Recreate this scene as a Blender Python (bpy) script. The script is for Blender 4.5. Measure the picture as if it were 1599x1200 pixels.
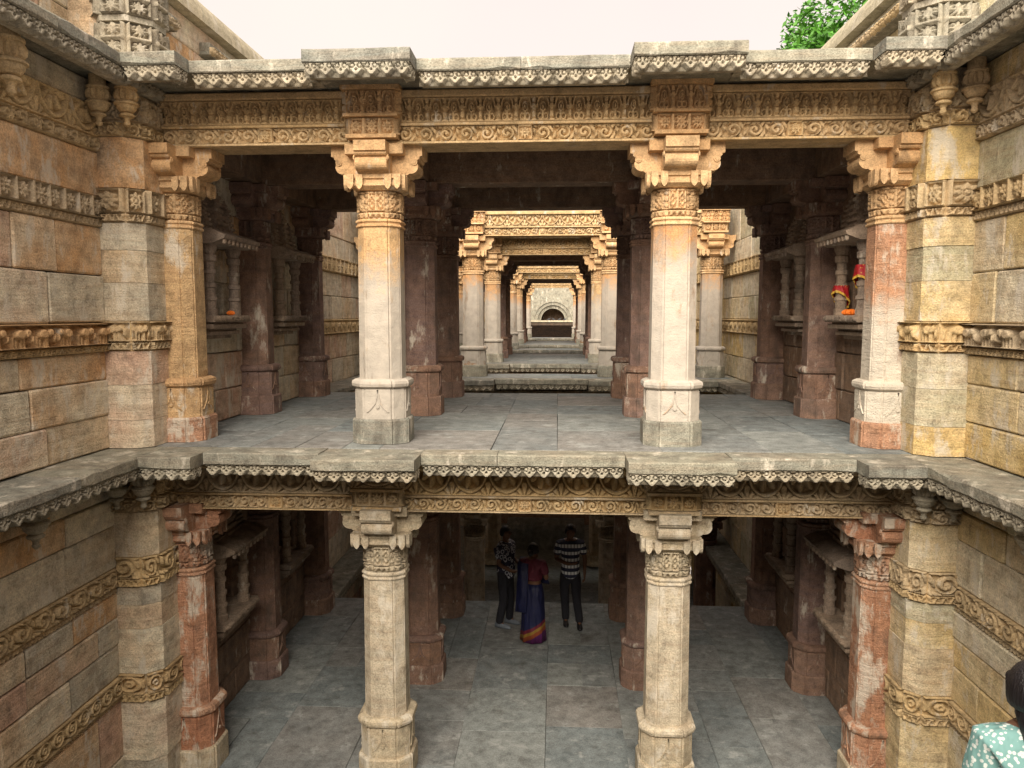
import bpy, math, random
import numpy as np
R = math.radians
scene = bpy.context.scene
for o in list(bpy.data.objects): bpy.data.objects.remove(o)
C = scene.collection

# ------------------------------------------------------------------ camera
cd = bpy.data.cameras.new('camera'); cam = bpy.data.objects.new('camera', cd); C.objects.link(cam)
cam.location = (0.35, -8.61, 1.41)
cam.rotation_euler = (R(90 - 5.048), 0, R(3.349))
cd.sensor_width = 36.0; cd.lens = 36 * 1200 / 1599; cd.clip_start = 0.05; cd.clip_end = 3000
scene.camera = cam
# ------------------------------------------------------------------ sky and sun
SUN_EL, SUN_AZ = 37, 190          # azimuth clockwise from +y
w = bpy.data.worlds.new('World'); scene.world = w; w.use_nodes = True
nt = w.node_tree; nt.nodes.clear()
out = nt.nodes.new('ShaderNodeOutputWorld'); bg = nt.nodes.new('ShaderNodeBackground')
sky = nt.nodes.new('ShaderNodeTexSky'); sky.sky_type = 'NISHITA'; sky.sun_disc = False
sky.sun_elevation = R(SUN_EL); sky.sun_rotation = R(SUN_AZ); sky.dust_density = 5; sky.air_density = 1.3
mul = nt.nodes.new('ShaderNodeMix'); mul.data_type = 'RGBA'; mul.blend_type = 'MIX'
mul.inputs[0].default_value = 0.78                      # thick bright haze over a blue sky
mul.inputs[7].default_value = (6.75, 5.7, 5.0, 1)
veil = nt.nodes.new('ShaderNodeTexNoise'); veil.inputs['Scale'].default_value = 2.2; veil.inputs['Detail'].default_value = 4
vr = nt.nodes.new('ShaderNodeMapRange'); vr.inputs['From Min'].default_value = .3; vr.inputs['From Max'].default_value = .7; vr.inputs['To Min'].default_value = .70; vr.inputs['To Max'].default_value = .86
nt.links.new(veil.outputs[0], vr.inputs['Value']); nt.links.new(vr.outputs[0], mul.inputs[0])      # thin uneven cloud
nt.links.new(sky.outputs[0], mul.inputs[6]); nt.links.new(mul.outputs[2], bg.inputs[0])
bg.inputs[1].default_value = 0.10; nt.links.new(bg.outputs[0], out.inputs[0])
sd = bpy.data.lights.new('sun', 'SUN'); sd.energy = 5.0; sd.angle = R(55); sd.color = (1, .90, .76)
so = bpy.data.objects.new('sun', sd); C.objects.link(so); so.location = (0, 0, 30)
a, e = R(SUN_AZ), R(SUN_EL)
from mathutils import Vector
so.rotation_euler = Vector((-math.sin(a) * math.cos(e), -math.cos(a) * math.cos(e), -math.sin(e))).to_track_quat('-Z', 'Y').to_euler()
vs = scene.view_settings; vs.view_transform = 'Standard'; vs.look = 'None'; vs.exposure = 0.86; vs.gamma = 1
vs.use_curve_mapping = False
scene.render.engine = 'CYCLES'; scene.cycles.max_bounces = 4; scene.cycles.diffuse_bounces = 3

# ------------------------------------------------------------------ materials
def nodes(name):
    m = bpy.data.materials.new(name); m.use_nodes = True; t = m.node_tree
    return m, t, t.nodes['Principled BSDF']
def N(t, typ, **kw):
    n = t.nodes.new(typ)
    for k, v in kw.items(): setattr(n, k, v)
    return n
def mix(t, fac, a, b, mode='MIX'):
    n = N(t, 'ShaderNodeMix', data_type='RGBA', blend_type=mode)
    for i, v in ((0, fac), (6, a), (7, b)):
        if hasattr(v, 'is_linked'): t.links.new(v, n.inputs[i])
        else: n.inputs[i].default_value = v if i == 0 else (*v, 1)
    return n.outputs[2]
def math_(t, op, a, b=None, clamp=False):
    n = N(t, 'ShaderNodeMath', operation=op, use_clamp=clamp)
    for i, v in ((0, a), (1, b)):
        if v is None: continue
        if hasattr(v, 'is_linked'): t.links.new(v, n.inputs[i])
        else: n.inputs[i].default_value = v
    return n.outputs[0]
def ramp(t, fac, stops, interp='LINEAR'):
    n = N(t, 'ShaderNodeValToRGB'); cr = n.color_ramp; cr.interpolation = interp
    while len(cr.elements) < len(stops): cr.elements.new(0.5)
    for e_, (p, c) in zip(cr.elements, stops):
        e_.position = p; e_.color = (c, c, c, 1) if isinstance(c, (int, float)) else (*c, 1)
    t.links.new(fac, n.inputs[0]); return n.outputs[0]
def noise(t, vec, scale, detail=5, rough=.6, dist=0):
    n = N(t, 'ShaderNodeTexNoise'); t.links.new(vec, n.inputs['Vector'])
    n.inputs['Scale'].default_value = scale; n.inputs['Detail'].default_value = detail
    n.inputs['Roughness'].default_value = rough; n.inputs['Distortion'].default_value = dist
    return n.outputs[0]
def stone(name, pal, white=.15, dark=.2, wash=None, bump=.5, strata=.25, rough=.9, seams=False, whitecol=(.62, .57, .48)):
    """weathered sandstone: palette by piece, mottling, bedding streaks, lime bloom, dark lichen; wash = (z_low, z_high) lime-washed height range"""
    m, t, b = nodes(name)
    tc = N(t, 'ShaderNodeTexCoord'); oi = N(t, 'ShaderNodeObjectInfo')
    off = N(t, 'ShaderNodeVectorMath', operation='MULTIPLY_ADD')
    cmb = N(t, 'ShaderNodeCombineXYZ')
    for i in range(3): t.links.new(oi.outputs['Random'], cmb.inputs[i])
    t.links.new(cmb.outputs[0], off.inputs[0]); off.inputs[1].default_value = (37, 53, 71); t.links.new(tc.outputs['Object'], off.inputs[2])
    v = off.outputs[0]
    big = noise(t, v, 1.7, 2, .6); mid = noise(t, v, 7, 4, .65); fine = noise(t, v, 60, 2, .7)
    k = math_(t, 'ADD', math_(t, 'MULTIPLY', oi.outputs['Random'], .86), math_(t, 'MULTIPLY', big, .24))
    k = math_(t, 'FRACT', k)
    n = len(pal); col = ramp(t, k, [(i / max(1, n - 1), c) for i, c in enumerate(pal)])
    mp = N(t, 'ShaderNodeMapping'); mp.inputs['Scale'].default_value = (1.2, 1.2, 11); mp.inputs['Rotation'].default_value = (.12, .1, 0)
    t.links.new(v, mp.inputs[0]); st = noise(t, mp.outputs[0], 1.6, 3, .7)
    col = mix(t, math_(t, 'MULTIPLY', ramp(t, st, [(.42, 0), (.62, 1)]), strata), col, (.30, .16, .08))
    col = mix(t, .85, col, ramp(t, mid, [(.25, .5), (.5, 1.0), (.75, 1.35)]), 'MULTIPLY')
    col = mix(t, .7, col, ramp(t, fine, [(.3, .55), (.5, 1.0), (.7, 1.3)]), 'MULTIPLY')
    mp2 = N(t, 'ShaderNodeMapping'); mp2.inputs['Scale'].default_value = (1.25, 1.25, .5); t.links.new(v, mp2.inputs[0])
    wm = noise(t, mp2.outputs[0], 3.2, 5, .72)
    if wash:
        sep = N(t, 'ShaderNodeSeparateXYZ'); t.links.new(tc.outputs['Object'], sep.inputs[0])
        zz = math_(t, 'ADD', sep.outputs[2], math_(t, 'MULTIPLY', math_(t, 'SUBTRACT', mid, .5), .9))
        zz = math_(t, 'ADD', zz, math_(t, 'MULTIPLY', math_(t, 'SUBTRACT', oi.outputs['Random'], .5), .35))
        lo, hi = wash
        zf = math_(t, 'DIVIDE', zz, 4.0)
        wz = ramp(t, zf, [(max(0, (lo - .1) / 4), 0), ((lo + .02) / 4, 1), ((hi - .3) / 4, .92), ((hi + .12) / 4, 0)])
        wmask = math_(t, 'MULTIPLY', wz, ramp(t, wm, [(.28, .45), (.42, .97)]))
        col = mix(t, wmask, col, mix(t, .6, whitecol, ramp(t, mid, [(.3, .7), (.6, 1.05)]), 'MULTIPLY'))
    if white:
        col = mix(t, math_(t, 'MULTIPLY', ramp(t, wm, [(.60 - white * .3, 0), (.70 - white * .3, 1)]), .75), col, whitecol)
    dm = math_(t, 'SUBTRACT', 1.0, math_(t, 'ADD', math_(t, 'MULTIPLY', wm, .75), math_(t, 'MULTIPLY', big, .25)))
    col = mix(t, math_(t, 'MULTIPLY', ramp(t, dm, [(.62 - dark * .35, 0), (.76 - dark * .3, 1)]), .7), col, (.075, .065, .055))
    if seams:      # masonry joints on far walls where single stones are too small to build
        br = N(t, 'ShaderNodeTexBrick'); t.links.new(tc.outputs['Object'], br.inputs[0])
    t.links.new(col, b.inputs['Base Color']); b.inputs['Roughness'].default_value = rough
    b.inputs['Specular IOR Level'].default_value = .25
    hgt = math_(t, 'ADD', math_(t, 'MULTIPLY', mid, 1.3), math_(t, 'ADD', math_(t, 'MULTIPLY', fine, .7), math_(t, 'MULTIPLY', st, strata * 3.5)))
    bp = N(t, 'ShaderNodeBump'); bp.inputs['Strength'].default_value = bump; bp.inputs['Distance'].default_value = .026
    t.links.new(hgt, bp.inputs['Height']); t.links.new(bp.outputs[0], b.inputs['Normal'])
    return m
buff = (.52, .37, .20); tan = (.46, .31, .16); orange = (.52, .29, .12); pink = (.44, .26, .17); grey = (.44, .41, .33)
pale = (.64, .57, .43); brown = (.25, .15, .09); red = (.40, .17, .095); yellow = (.58, .40, .14); green = (.43, .40, .27)
M = {}
M['wall_l'] = stone('sandstone_left', [pale, (.58, .45, .29), (.54, .49, .38), pale, (.56, .34, .17), pale, grey, (.60, .49, .34), (.52, .34, .25), pale], .2, .13, bump=.6)
M['wall_r'] = stone('sandstone_right', [buff, (.60, .45, .20), pale, green, (.60, .50, .32), (.60, .44, .19), pale, (.55, .43, .26)], .22, .12, bump=.6)
M['col_tan'] = stone('tan_column', [orange, buff, (.50, .31, .16)], .12, .1, bump=.8)
M['col_redwash'] = stone('red_streaked_column', [red, pink, (.44, .22, .12)], .1, .1, wash=(.1, 1.7), bump=.8)
M['carved_gold'] = stone('carved_golden_stone', [(.50, .355, .195), (.51, .37, .21), (.49, .34, .17)], .04, .12, bump=.25, strata=.1)
M['core'] = stone('mortar_core', [(.06, .05, .04), (.08, .065, .05)], 0, .2)
M['col_white'] = stone('limewashed_column', [orange, (.42, .23, .11), tan], .1, .12, wash=(.24, 2.15), bump=.4, strata=.12, whitecol=(.44, .405, .355))
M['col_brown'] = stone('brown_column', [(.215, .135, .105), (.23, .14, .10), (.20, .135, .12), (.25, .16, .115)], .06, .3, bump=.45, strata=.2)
M['col_buff'] = stone('buff_column', [(.44, .38, .275), (.47, .40, .285), (.49, .43, .33)], .2, .2, bump=.45, strata=.2)
M['col_red'] = stone('red_column', [red, pink, (.35, .17, .10)], .36, .2, bump=.8)
M['carved'] = stone('carved_tan_stone', [(.52, .40, .24), (.54, .39, .20), (.47, .38, .26), (.52, .36, .18)], .04, .1, bump=.25, strata=.1)
M['carved_grey'] = stone('carved_weathered_stone', [(.36, .325, .25), (.33, .305, .24), (.38, .325, .235)], .06, .22, bump=.3, strata=.1)
M['carved_orange'] = stone('carved_orange_stone', [(.55, .36, .19), (.56, .38, .21), (.54, .33, .16)], .04, .1, bump=.35, strata=.15)
M['slab'] = stone('grey_cornice_stone', [(.235, .235, .20), (.275, .265, .21), (.21, .215, .19)], .12, .3, bump=.6, strata=.15)
M['floor'] = stone('grey_paving', [(.20, .22, .22), (.235, .25, .24), (.17, .195, .20), (.235, .225, .21), (.205, .225, .225)], .12, .22, bump=.3, strata=0, rough=.72, whitecol=(.36, .37, .355))
M['shrine'] = stone('shrine_stone', [(.30, .235, .18), (.33, .25, .185), (.28, .225, .185)], .05, .2, bump=.3, strata=.1)
M['dark'] = stone('shade_toned_stone', [brown, (.2, .14, .1), (.22, .15, .11)], .03, .3, bump=.5)  # interior shade put into the colour of ceilings, beams and inner walls
M['coping'] = stone('lime_coping', [(.44, .40, .29), (.48, .42, .30)], .2, .12, bump=.5, strata=0)
def plain(name, col, rough=.8, var=.3, scale=30):
    m, t, b = nodes(name); tc = N(t, 'ShaderNodeTexCoord')
    n = noise(t, tc.outputs['Object'], scale, 4)
    t.links.new(mix(t, var, col, ramp(t, n, [(.3, .5), (.7, 1.5)]), 'MULTIPLY'), b.inputs['Base Color'])
    b.inputs['Roughness'].default_value = rough; return m
M['skin'] = plain('skin', (.16, .075, .04), .55, .1); M['hair'] = plain('black_hair', (.012, .010, .012), .4, .5, 90)
M['trouser'] = plain('dark_trousers', (.018, .018, .025), .85); M['shoe_grey'] = plain('grey_shoes', (.18, .21, .25), .6)
M['shoe_black'] = plain('black_shoes', (.012, .012, .014), .35); M['maroon'] = plain('maroon_blouse', (.10, .010, .025), .7)
M['flower_white'] = plain('jasmine', (.75, .74, .72), .7); M['marigold'] = plain('marigold', (.85, .2, .015), .7, .5, 60)
M['bird'] = plain('pigeon_grey', (.05, .055, .065), .7); M['bark'] = plain('bark', (.10, .07, .045), .9)
def leafmat():
    m, t, b = nodes('leaves'); tc = N(t, 'ShaderNodeTexCoord')
    n = noise(t, tc.outputs['Object'], 1.5, 3)
    t.links.new(ramp(t, n, [(.3, (.03, .11, .012)), (.6, (.075, .25, .02)), (.8, (.15, .34, .035))]), b.inputs['Base Color'])
    b.inputs['Roughness'].default_value = .5
    b.inputs['Transmission Weight'].default_value = 0
    return m
M['leaf'] = leafmat()
def cloth_red():
    m, t, b = nodes('red_gold_cloth'); tc = N(t, 'ShaderNodeTexCoord')
    vo = N(t, 'ShaderNodeTexVoronoi'); vo.inputs['Scale'].default_value = 26; t.links.new(tc.outputs['Object'], vo.inputs['Vector'])
    t.links.new(mix(t, ramp(t, vo.outputs['Distance'], [(.16, 1), (.24, 0)]), (.42, .010, .016), (.6, .32, .05)), b.inputs['Base Color'])
    b.inputs['Roughness'].default_value = .6; return m
M['redcloth'] = cloth_red()
def shirt_striped():
    m, t, b = nodes('striped_shirt'); tc = N(t, 'ShaderNodeTexCoord'); s = N(t, 'ShaderNodeSeparateXYZ'); t.links.new(tc.outputs['Object'], s.inputs[0])
    z = math_(t, 'FRACT', math_(t, 'MULTIPLY', s.outputs[2], 8.6))
    band = ramp(t, z, [(.0, 1), (.42, 1), (.46, 0), (.96, 0)], 'CONSTANT')
    x = math_(t, 'FRACT', math_(t, 'MULTIPLY', s.outputs[0], 18)); gap = ramp(t, x, [(0, .35), (.3, 1)], 'CONSTANT')
    t.links.new(mix(t, math_(t, 'MULTIPLY', band, gap), (.03, .035, .07), (.85, .85, .86)), b.inputs['Base Color']); b.inputs['Roughness'].default_value = .8; return m
M['shirt_s'] = shirt_striped()
def shirt_print(name, dk, lt, sc, th):
    m, t, b = nodes(name); tc = N(t, 'ShaderNodeTexCoord')
    vo = N(t, 'ShaderNodeTexVoronoi'); vo.inputs['Scale'].default_value = sc; t.links.new(tc.outputs['Object'], vo.inputs['Vector'])
    t.links.new(mix(t, ramp(t, vo.outputs['Distance'], th), dk, lt), b.inputs['Base Color']); b.inputs['Roughness'].default_value = .8; return m
M['shirt_p'] = shirt_print('leaf_print_shirt', (.03, .03, .06), (.55, .55, .60), 14, [(.3, 0), (.36, 1), (.48, 1), (.52, 0)])
M['kurta'] = shirt_print('teal_print_kurta', (.17, .34, .33), (.62, .68, .66), 60, [(.34, 1), (.42, 0)])
def saree():
    m, t, b = nodes('blue_saree'); tc = N(t, 'ShaderNodeTexCoord'); s = N(t, 'ShaderNodeSeparateXYZ'); t.links.new(tc.outputs['Object'], s.inputs[0])
    n = noise(t, tc.outputs['Object'], 6, 3)
    zz = math_(t, 'ADD', s.outputs[2], math_(t, 'MULTIPLY', s.outputs[0], -.55))
    bor = ramp(t, zz, [(0, (.10, .015, .10)), (.10, (.26, .06, .02)), (.17, (.30, .18, .03)), (.22, (.14, .012, .03)), (.28, (.008, .011, .055))], 'CONSTANT')
    t.links.new(mix(t, .4, bor, ramp(t, n, [(.3, .6), (.7, 1.4)]), 'MULTIPLY'), b.inputs['Base Color']); b.inputs['Roughness'].default_value = .55; return m
M['saree'] = saree()
for nm in ('saree', 'kurta', 'shirt_s', 'shirt_p', 'trouser', 'maroon'):
    t = M[nm].node_tree; tc = N(t, 'ShaderNodeTexCoord'); mp = N(t, 'ShaderNodeMapping'); mp.inputs['Scale'].default_value = (9, 9, 2.2)
    t.links.new(tc.outputs['Object'], mp.inputs[0]); bp = N(t, 'ShaderNodeBump'); bp.inputs['Strength'].default_value = .8; bp.inputs['Distance'].default_value = .05
    t.links.new(noise(t, mp.outputs[0], 1.6, 2, .5), bp.inputs['Height']); t.links.new(bp.outputs[0], t.nodes['Principled BSDF'].inputs['Normal'])
m = M['hair']; t = m.node_tree; tc = N(t, 'ShaderNodeTexCoord'); mp = N(t, 'ShaderNodeMapping'); mp.inputs['Scale'].default_value = (160, 160, 6)
t.links.new(tc.outputs['Object'], mp.inputs[0]); bp = N(t, 'ShaderNodeBump'); bp.inputs['Strength'].default_value = .7; bp.inputs['Distance'].default_value = .01
t.links.new(noise(t, mp.outputs[0], 1, 2, .5), bp.inputs['Height']); t.links.new(bp.outputs[0], t.nodes['Principled BSDF'].inputs['Normal'])

# ------------------------------------------------------------------ mesh helpers
def make_mesh(name, V, F):
    me = bpy.data.meshes.new(name)
    V = np.asarray(V, dtype=np.float32).reshape(-1, 3)
    if isinstance(F, np.ndarray):
        k = F.shape[1]; nf = len(F)
        me.vertices.add(len(V)); me.vertices.foreach_set('co', V.ravel())
        me.loops.add(nf * k); me.loops.foreach_set('vertex_index', F.astype(np.int32).ravel())
        me.polygons.add(nf); me.polygons.foreach_set('loop_start', np.arange(0, nf * k, k, dtype=np.int32))
        try: me.polygons.foreach_set('loop_total', np.full(nf, k, dtype=np.int32))
        except Exception: pass
        me.update(calc_edges=True)
    else:
        me.from_pydata([tuple(map(float, v)) for v in V], [], F); me.update()
    return me
def link(name, me, mat, parent=None, smooth=False):
    o = bpy.data.objects.new(name, me); C.objects.link(o)
    me.materials.append(M[mat] if isinstance(mat, str) else mat)
    if smooth: me.polygons.foreach_set('use_smooth', [True] * len(me.polygons))
    if parent is not None: o.parent = parent
    return o
def tag(o, label=None, cat=None, group=None, kind=None):
    for k, v in (('label', label), ('category', cat), ('group', group), ('kind', kind)):
        if v: o[k] = v
    return o
def thing(name, label, cat, loc=(0, 0, 0), group=None):
    o = bpy.data.objects.new(name, None); C.objects.link(o); o.location = loc; o.empty_display_size = .2
    return tag(o, label, cat, group)
def copy_tree(o, parent=None, dz=(0, 0, 0), label=None, group=None):
    c = o.copy(); C.objects.link(c); c.parent = parent
    if parent is None: c.location = Vector(o.location) + Vector(dz)
    if label: c['label'] = label
    if group: c['group'] = group
    for ch in list(o.children): copy_tree(ch, c)
    return c
class MB:
    def __init__(s): s.V = []; s.F = []
    def add(s, V, F):
        n = len(s.V); s.V += [tuple(v) for v in V]; s.F += [tuple(n + i for i in f) for f in F]; return s
    def box(s, x0, x1, y0, y1, z0, z1):
        x0, x1 = min(x0, x1), max(x0, x1); y0, y1 = min(y0, y1), max(y0, y1); z0, z1 = min(z0, z1), max(z0, z1)
        return s.add([(x0, y0, z0), (x1, y0, z0), (x1, y1, z0), (x0, y1, z0), (x0, y0, z1), (x1, y0, z1), (x1, y1, z1), (x0, y1, z1)],
                     [(0, 3, 2, 1), (4, 5, 6, 7), (0, 1, 5, 4), (1, 2, 6, 5), (2, 3, 7, 6), (3, 0, 4, 7)])
    def cbox(s, x0, x1, y0, y1, z0, z1, c=.012):
        "box with all edges chamfered"
        V = []; F = []
        for ix, sx in ((x0, 1), (x1, -1)):
            for iy, sy in ((y0, 1), (y1, -1)):
                for iz, sz in ((z0, 1), (z1, -1)):
                    V += [(ix, iy + c * sy, iz + c * sz), (ix + c * sx, iy, iz + c * sz), (ix + c * sx, iy + c * sy, iz)]
        g = lambda a, b, d: (a * 4 + b * 2 + d) * 3
        F = [(g(0,0,0), g(0,0,1), g(0,1,1), g(0,1,0)), (g(1,0,0), g(1,1,0), g(1,1,1), g(1,0,1)),
             (g(0,0,0)+1, g(1,0,0)+1, g(1,0,1)+1, g(0,0,1)+1), (g(0,1,0)+1, g(0,1,1)+1, g(1,1,1)+1, g(1,1,0)+1),
             (g(0,0,0)+2, g(0,1,0)+2, g(1,1,0)+2, g(1,0,0)+2), (g(0,0,1)+2, g(1,0,1)+2, g(1,1,1)+2, g(0,1,1)+2)]
        for a in (0, 1):
            for b in (0, 1):
                F += [(g(a,b,0), g(a,b,0)+1, g(a,b,1)+1, g(a,b,1)), (g(a,0,b)+2, g(a,0,b), g(a,1,b), g(a,1,b)+2), (g(0,a,b)+1, g(0,a,b)+2, g(1,a,b)+2, g(1,a,b)+1)]
        for i in range(8): F.append((i*3, i*3+1, i*3+2))
        return s.add(V, F)
    def rough(s, x0, x1, y0, y1, z0, z1, c=.012, axis=0, seed=0, amp=.004, step=.16):
        "hewn slab: chamfered section swept along its length with chipped, wavering arrises"
        rnd = random.Random(seed); a0, a1, b0, b1 = (x0, x1, y0, y1) if axis == 0 else (y0, y1, x0, x1)
        n = max(2, int((a1 - a0) / step)); rings = []
        for i in range(n + 1):
            a_ = a0 + (a1 - a0) * i / n; ch = lambda: c * rnd.uniform(.5, 1.6) + (rnd.uniform(.008, .022) if rnd.random() < .08 else 0); j = lambda: rnd.uniform(-amp, amp) * .5
            c1, c2, c3, c4 = ch(), ch(), ch(), ch()
            sec = [(b0 + c1, z0), (b1 - c2, z0), (b1, z0 + c2), (b1, z1 - c3), (b1 - c3, z1 + j()), (b0 + c4, z1 + j()), (b0 + j(), z1 - c4), (b0 + j(), z0 + c1)]
            rings.append([(a_, p, q) if axis == 0 else (p, a_, q) for p, q in (sec if axis == 0 else sec[::-1])])
        return s.loft(rings)
    def prism(s, poly, z0, z1, f=None):
        "poly of 2-D points (ccw) extruded in z, or mapped by f(x, y, z)"
        n = len(poly); f = f or (lambda x, y, z: (x, y, z))
        return s.add([f(x, y, z0) for x, y in poly] + [f(x, y, z1) for x, y in poly],
                     [tuple(range(n))[::-1], tuple(range(n, 2 * n))] + [(i, (i + 1) % n, n + (i + 1) % n, n + i) for i in range(n)])
    def loft(s, rings, cap=True):
        n = len(rings[0]); V = [p for r in rings for p in r]; F = []
        for k in range(len(rings) - 1):
            for i in range(n): F.append((k*n + i, k*n + (i+1) % n, (k+1)*n + (i+1) % n, (k+1)*n + i))
        if cap: F += [tuple(range(n))[::-1], tuple(range((len(rings)-1)*n, len(rings)*n))]
        return s.add(V, F)
    def lathe(s, prof, cx=0, cy=0, n=20, flute=0, k=8):
        "prof of (r, z) or (r, z, flute amplitude)"
        rings = []
        for p in prof:
            am = p[2] if len(p) > 2 else flute
            rings.append([(cx + p[0] * (1 + am * math.cos(k * 2*math.pi*i/n)) * math.cos(2*math.pi*i/n), cy + p[0] * (1 + am * math.cos(k * 2*math.pi*i/n)) * math.sin(2*math.pi*i/n), p[1]) for i in range(n)])
        return s.loft(rings)
    def build(s, name, mat, parent=None, smooth=False, off=(0, 0, 0)):
        V = np.array(s.V, dtype=np.float64) - np.array(off)
        return link(name, make_mesh(name, V, s.F), mat, parent, smooth)
def ploc(p):
    v = np.zeros(3)
    while p is not None: v += np.array(p.location); p = p.parent
    return v
def wpart(name, mb, mat, parent, smooth=False):      # world-space geometry under a placed thing
    return mb.build(name, mat, parent, smooth, ploc(parent))

# ---- relief carving: real height fields swept along a path of wall faces
def relief(paths, z0, z1, fn, depth=.025, res=.01):
    "paths: list of ((x,y),(x,y)); outward is to the right of travel; fn(u, v metres above z0, H, L) -> 0..1"
    Vs = []; Fs = []; base = 0; H = z1 - z0
    for (p, q) in paths:
        p = np.array(p, float); q = np.array(q, float); L = np.linalg.norm(q - p); d = (q - p) / L; nrm = np.array([d[1], -d[0]])
        nu = max(2, int(round(L / res))); nv = max(2, int(round(H / res)))
        u = np.linspace(0, L, nu + 1); v = np.linspace(0, H, nv + 1); U, Vv = np.meshgrid(u, v, indexing='ij')
        h = np.clip(fn(U, Vv, H, L), 0, 1) * depth * 1.9 + .002
        h[0, :] = h[-1, :] = -.006; h[:, 0] = h[:, -1] = -.006
        X = p[0] + d[0] * U + nrm[0] * h; Y = p[1] + d[1] * U + nrm[1] * h
        Vs.append(np.stack([X, Y, z0 + Vv], -1).reshape(-1, 3))
        i = np.arange(nu)[:, None] * (nv + 1) + np.arange(nv)[None, :]
        Fs.append(np.stack([i, i + nv + 1, i + nv + 2, i + 1], -1).reshape(-1, 4) + base); base += (nu + 1) * (nv + 1)
    return np.concatenate(Vs), np.concatenate(Fs)
def relief_part(name, paths, z0, z1, fn, mat, parent, depth=.025, res=.01, local=False):
    V, F = relief(paths, z0, z1, fn, depth, res)
    if not local: V = V - ploc(parent)
    return link(name, make_mesh(name, V, F), mat, parent)
sm = lambda x, a, b: np.clip((x - a) / (b - a), 0, 1)
def per(u, p, L):                     # fit a whole number of motifs; returns local coordinate in metres, centred
    n = max(1, round(L / p)); q = L / n
    return ((u / q) % 1 - .5) * q, q, np.floor(u / q)
def f_drip(u, v, H, L):
    x, q, _ = per(u, .15, L); X = np.abs(x) / q * .15; Y = v / H * .12      # X 0..0.075
    h = np.where(X < .078 * np.clip((Y + .006) / .085, 0, 1) ** .8, 1., 0)
    d = np.hypot(X - .036, Y - .086)
    h = np.where((d > .016) & (d < .025), .3, h); h = np.where((np.hypot(X, Y - .05) < .012), .15, h)
    h = np.where((np.abs(X - .075) < .012) & (Y > .05) & (Y < .1), .25, h)
    h = np.maximum(h, np.where(np.hypot(X, Y - .014) < .014, 1, 0))
    return np.where(Y > .113, .9, h)
def f_scroll(u, v, H, L):
    x, q, k = per(u, H * 1.35, L); y = (v - H / 2) / H; x = x / q
    r = np.hypot(x * 1.25, y); th = np.arctan2(y, x * 1.25) * np.where(k % 2 == 0, 1, -1)
    sp = np.sin(th + r * 21)
    h = np.where((r < .42) & (sp > -.15), 1, 0)
    h = np.maximum(h, np.where((r > .45) & (np.sin(14 * x + 9 * y * np.where(k % 2 == 0, 1, -1)) > .1), .8, 0))
    h = np.where(r < .07, 1, h)
    return np.where(np.abs(y) > .43, .95, h)
def f_niche(u, v, H, L):
    x, q, k = per(u, .19, L); X = np.abs(x) / q * 2; Y = v / H
    pil = np.where(X > .80, np.where(np.abs(Y % .3 - .15) < .03, .6, 1), 0)
    pil = np.where((X > .70) & ((np.abs(Y - .60) < .045) | (Y < .12)), 1, pil)
    r = np.hypot(X, (Y - .60) * 1.5); arch = np.where((r > .55) & (r < .72) & (Y > .58), 1, 0)
    arch = np.where((Y > .6) & (r > .86), .55, arch)
    ros = np.where(r < .33, np.where(r < .13, 1, np.where(r < .2, .2, .85)), 0)
    rr = np.hypot(X - .30, (Y - .22) * 1.7)
    fol = np.where((Y < .42) & (rr < .30) & (rr > .14), .75, 0); fol = np.where((rr < .07), .6, fol)
    fol = np.maximum(fol, np.where((X < .10) & (Y < .44), .9, 0))
    h = np.maximum.reduce([pil, arch, ros, fol])
    return np.where((Y > .95) | (Y < .05), 1, h)
def f_lotus(u, v, H, L):
    x, q, _ = per(u, H * 1.5, L); a = q / 2; X = np.abs(x); Yt = H * 1.02 - v
    r = np.hypot(x, Yt * a / (H * .93)) / a; th = np.arctan2(Yt, x)
    pet = np.abs(np.sin(th * 4.5)); h = np.where((r > .86) & (r < .98), 1, 0)
    h = np.maximum(h, np.where((r < .36 + .44 * pet ** .7) & (r > .3), .35 + .5 * pet, 0))
    h = np.where(r < .26, np.where(r < .16, .8, .5), h)
    xe = a - X; tri = np.where((r > 1.02) & (v < H * .55) & (np.abs(np.sin(np.arctan2(v + .02, xe) * 5)) > .45), .8, 0)
    h = np.maximum(h, tri); return np.where((v > H * .93) | (v < H * .06), .9, h)
def f_rosette(u, v, H, L):
    x, q, k = per(u, H * 1.02, L); X = x / q * 2; Y = v / H * 2 - 1
    r = np.hypot(X, Y); th = np.arctan2(Y, X); pet = np.abs(np.cos(th * 4))
    h = np.where(r < .30 + .42 * pet ** .6, .8, 0); h = np.where(r < .18, 1, h); h = np.where((r > .18) & (r < .24), .2, h)
    h = np.where((k % 3 == 1) & (r > .72) & (r < .84), .8, h)
    return np.where((np.abs(X) > .86) | (np.abs(Y) > .86), 1, h)
def f_zig(u, v, H, L):
    x, q, _ = per(u, H * .9, L); t = np.abs(x) / q * 2; Y = v / H
    return np.where((np.abs(Y - t) < .22) | (Y > .86) | (Y < .12), .9, .1)
def f_vine(u, v, H, L):
    x, q, k = per(u, H * 1.0, L); X = x / q * 2; Y = v / H * 2 - 1; r = np.hypot(X, Y)
    h = np.where((r > .58) & (r < .82), .9, 0); h = np.where(r < .34, .9 - .6 * (r < .14), h)
    h = np.maximum(h, np.where((np.abs(X) > .8) & (np.abs(Y) < .4), .7, 0))
    return np.where(np.abs(Y) > .88, 1, h)
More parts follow.
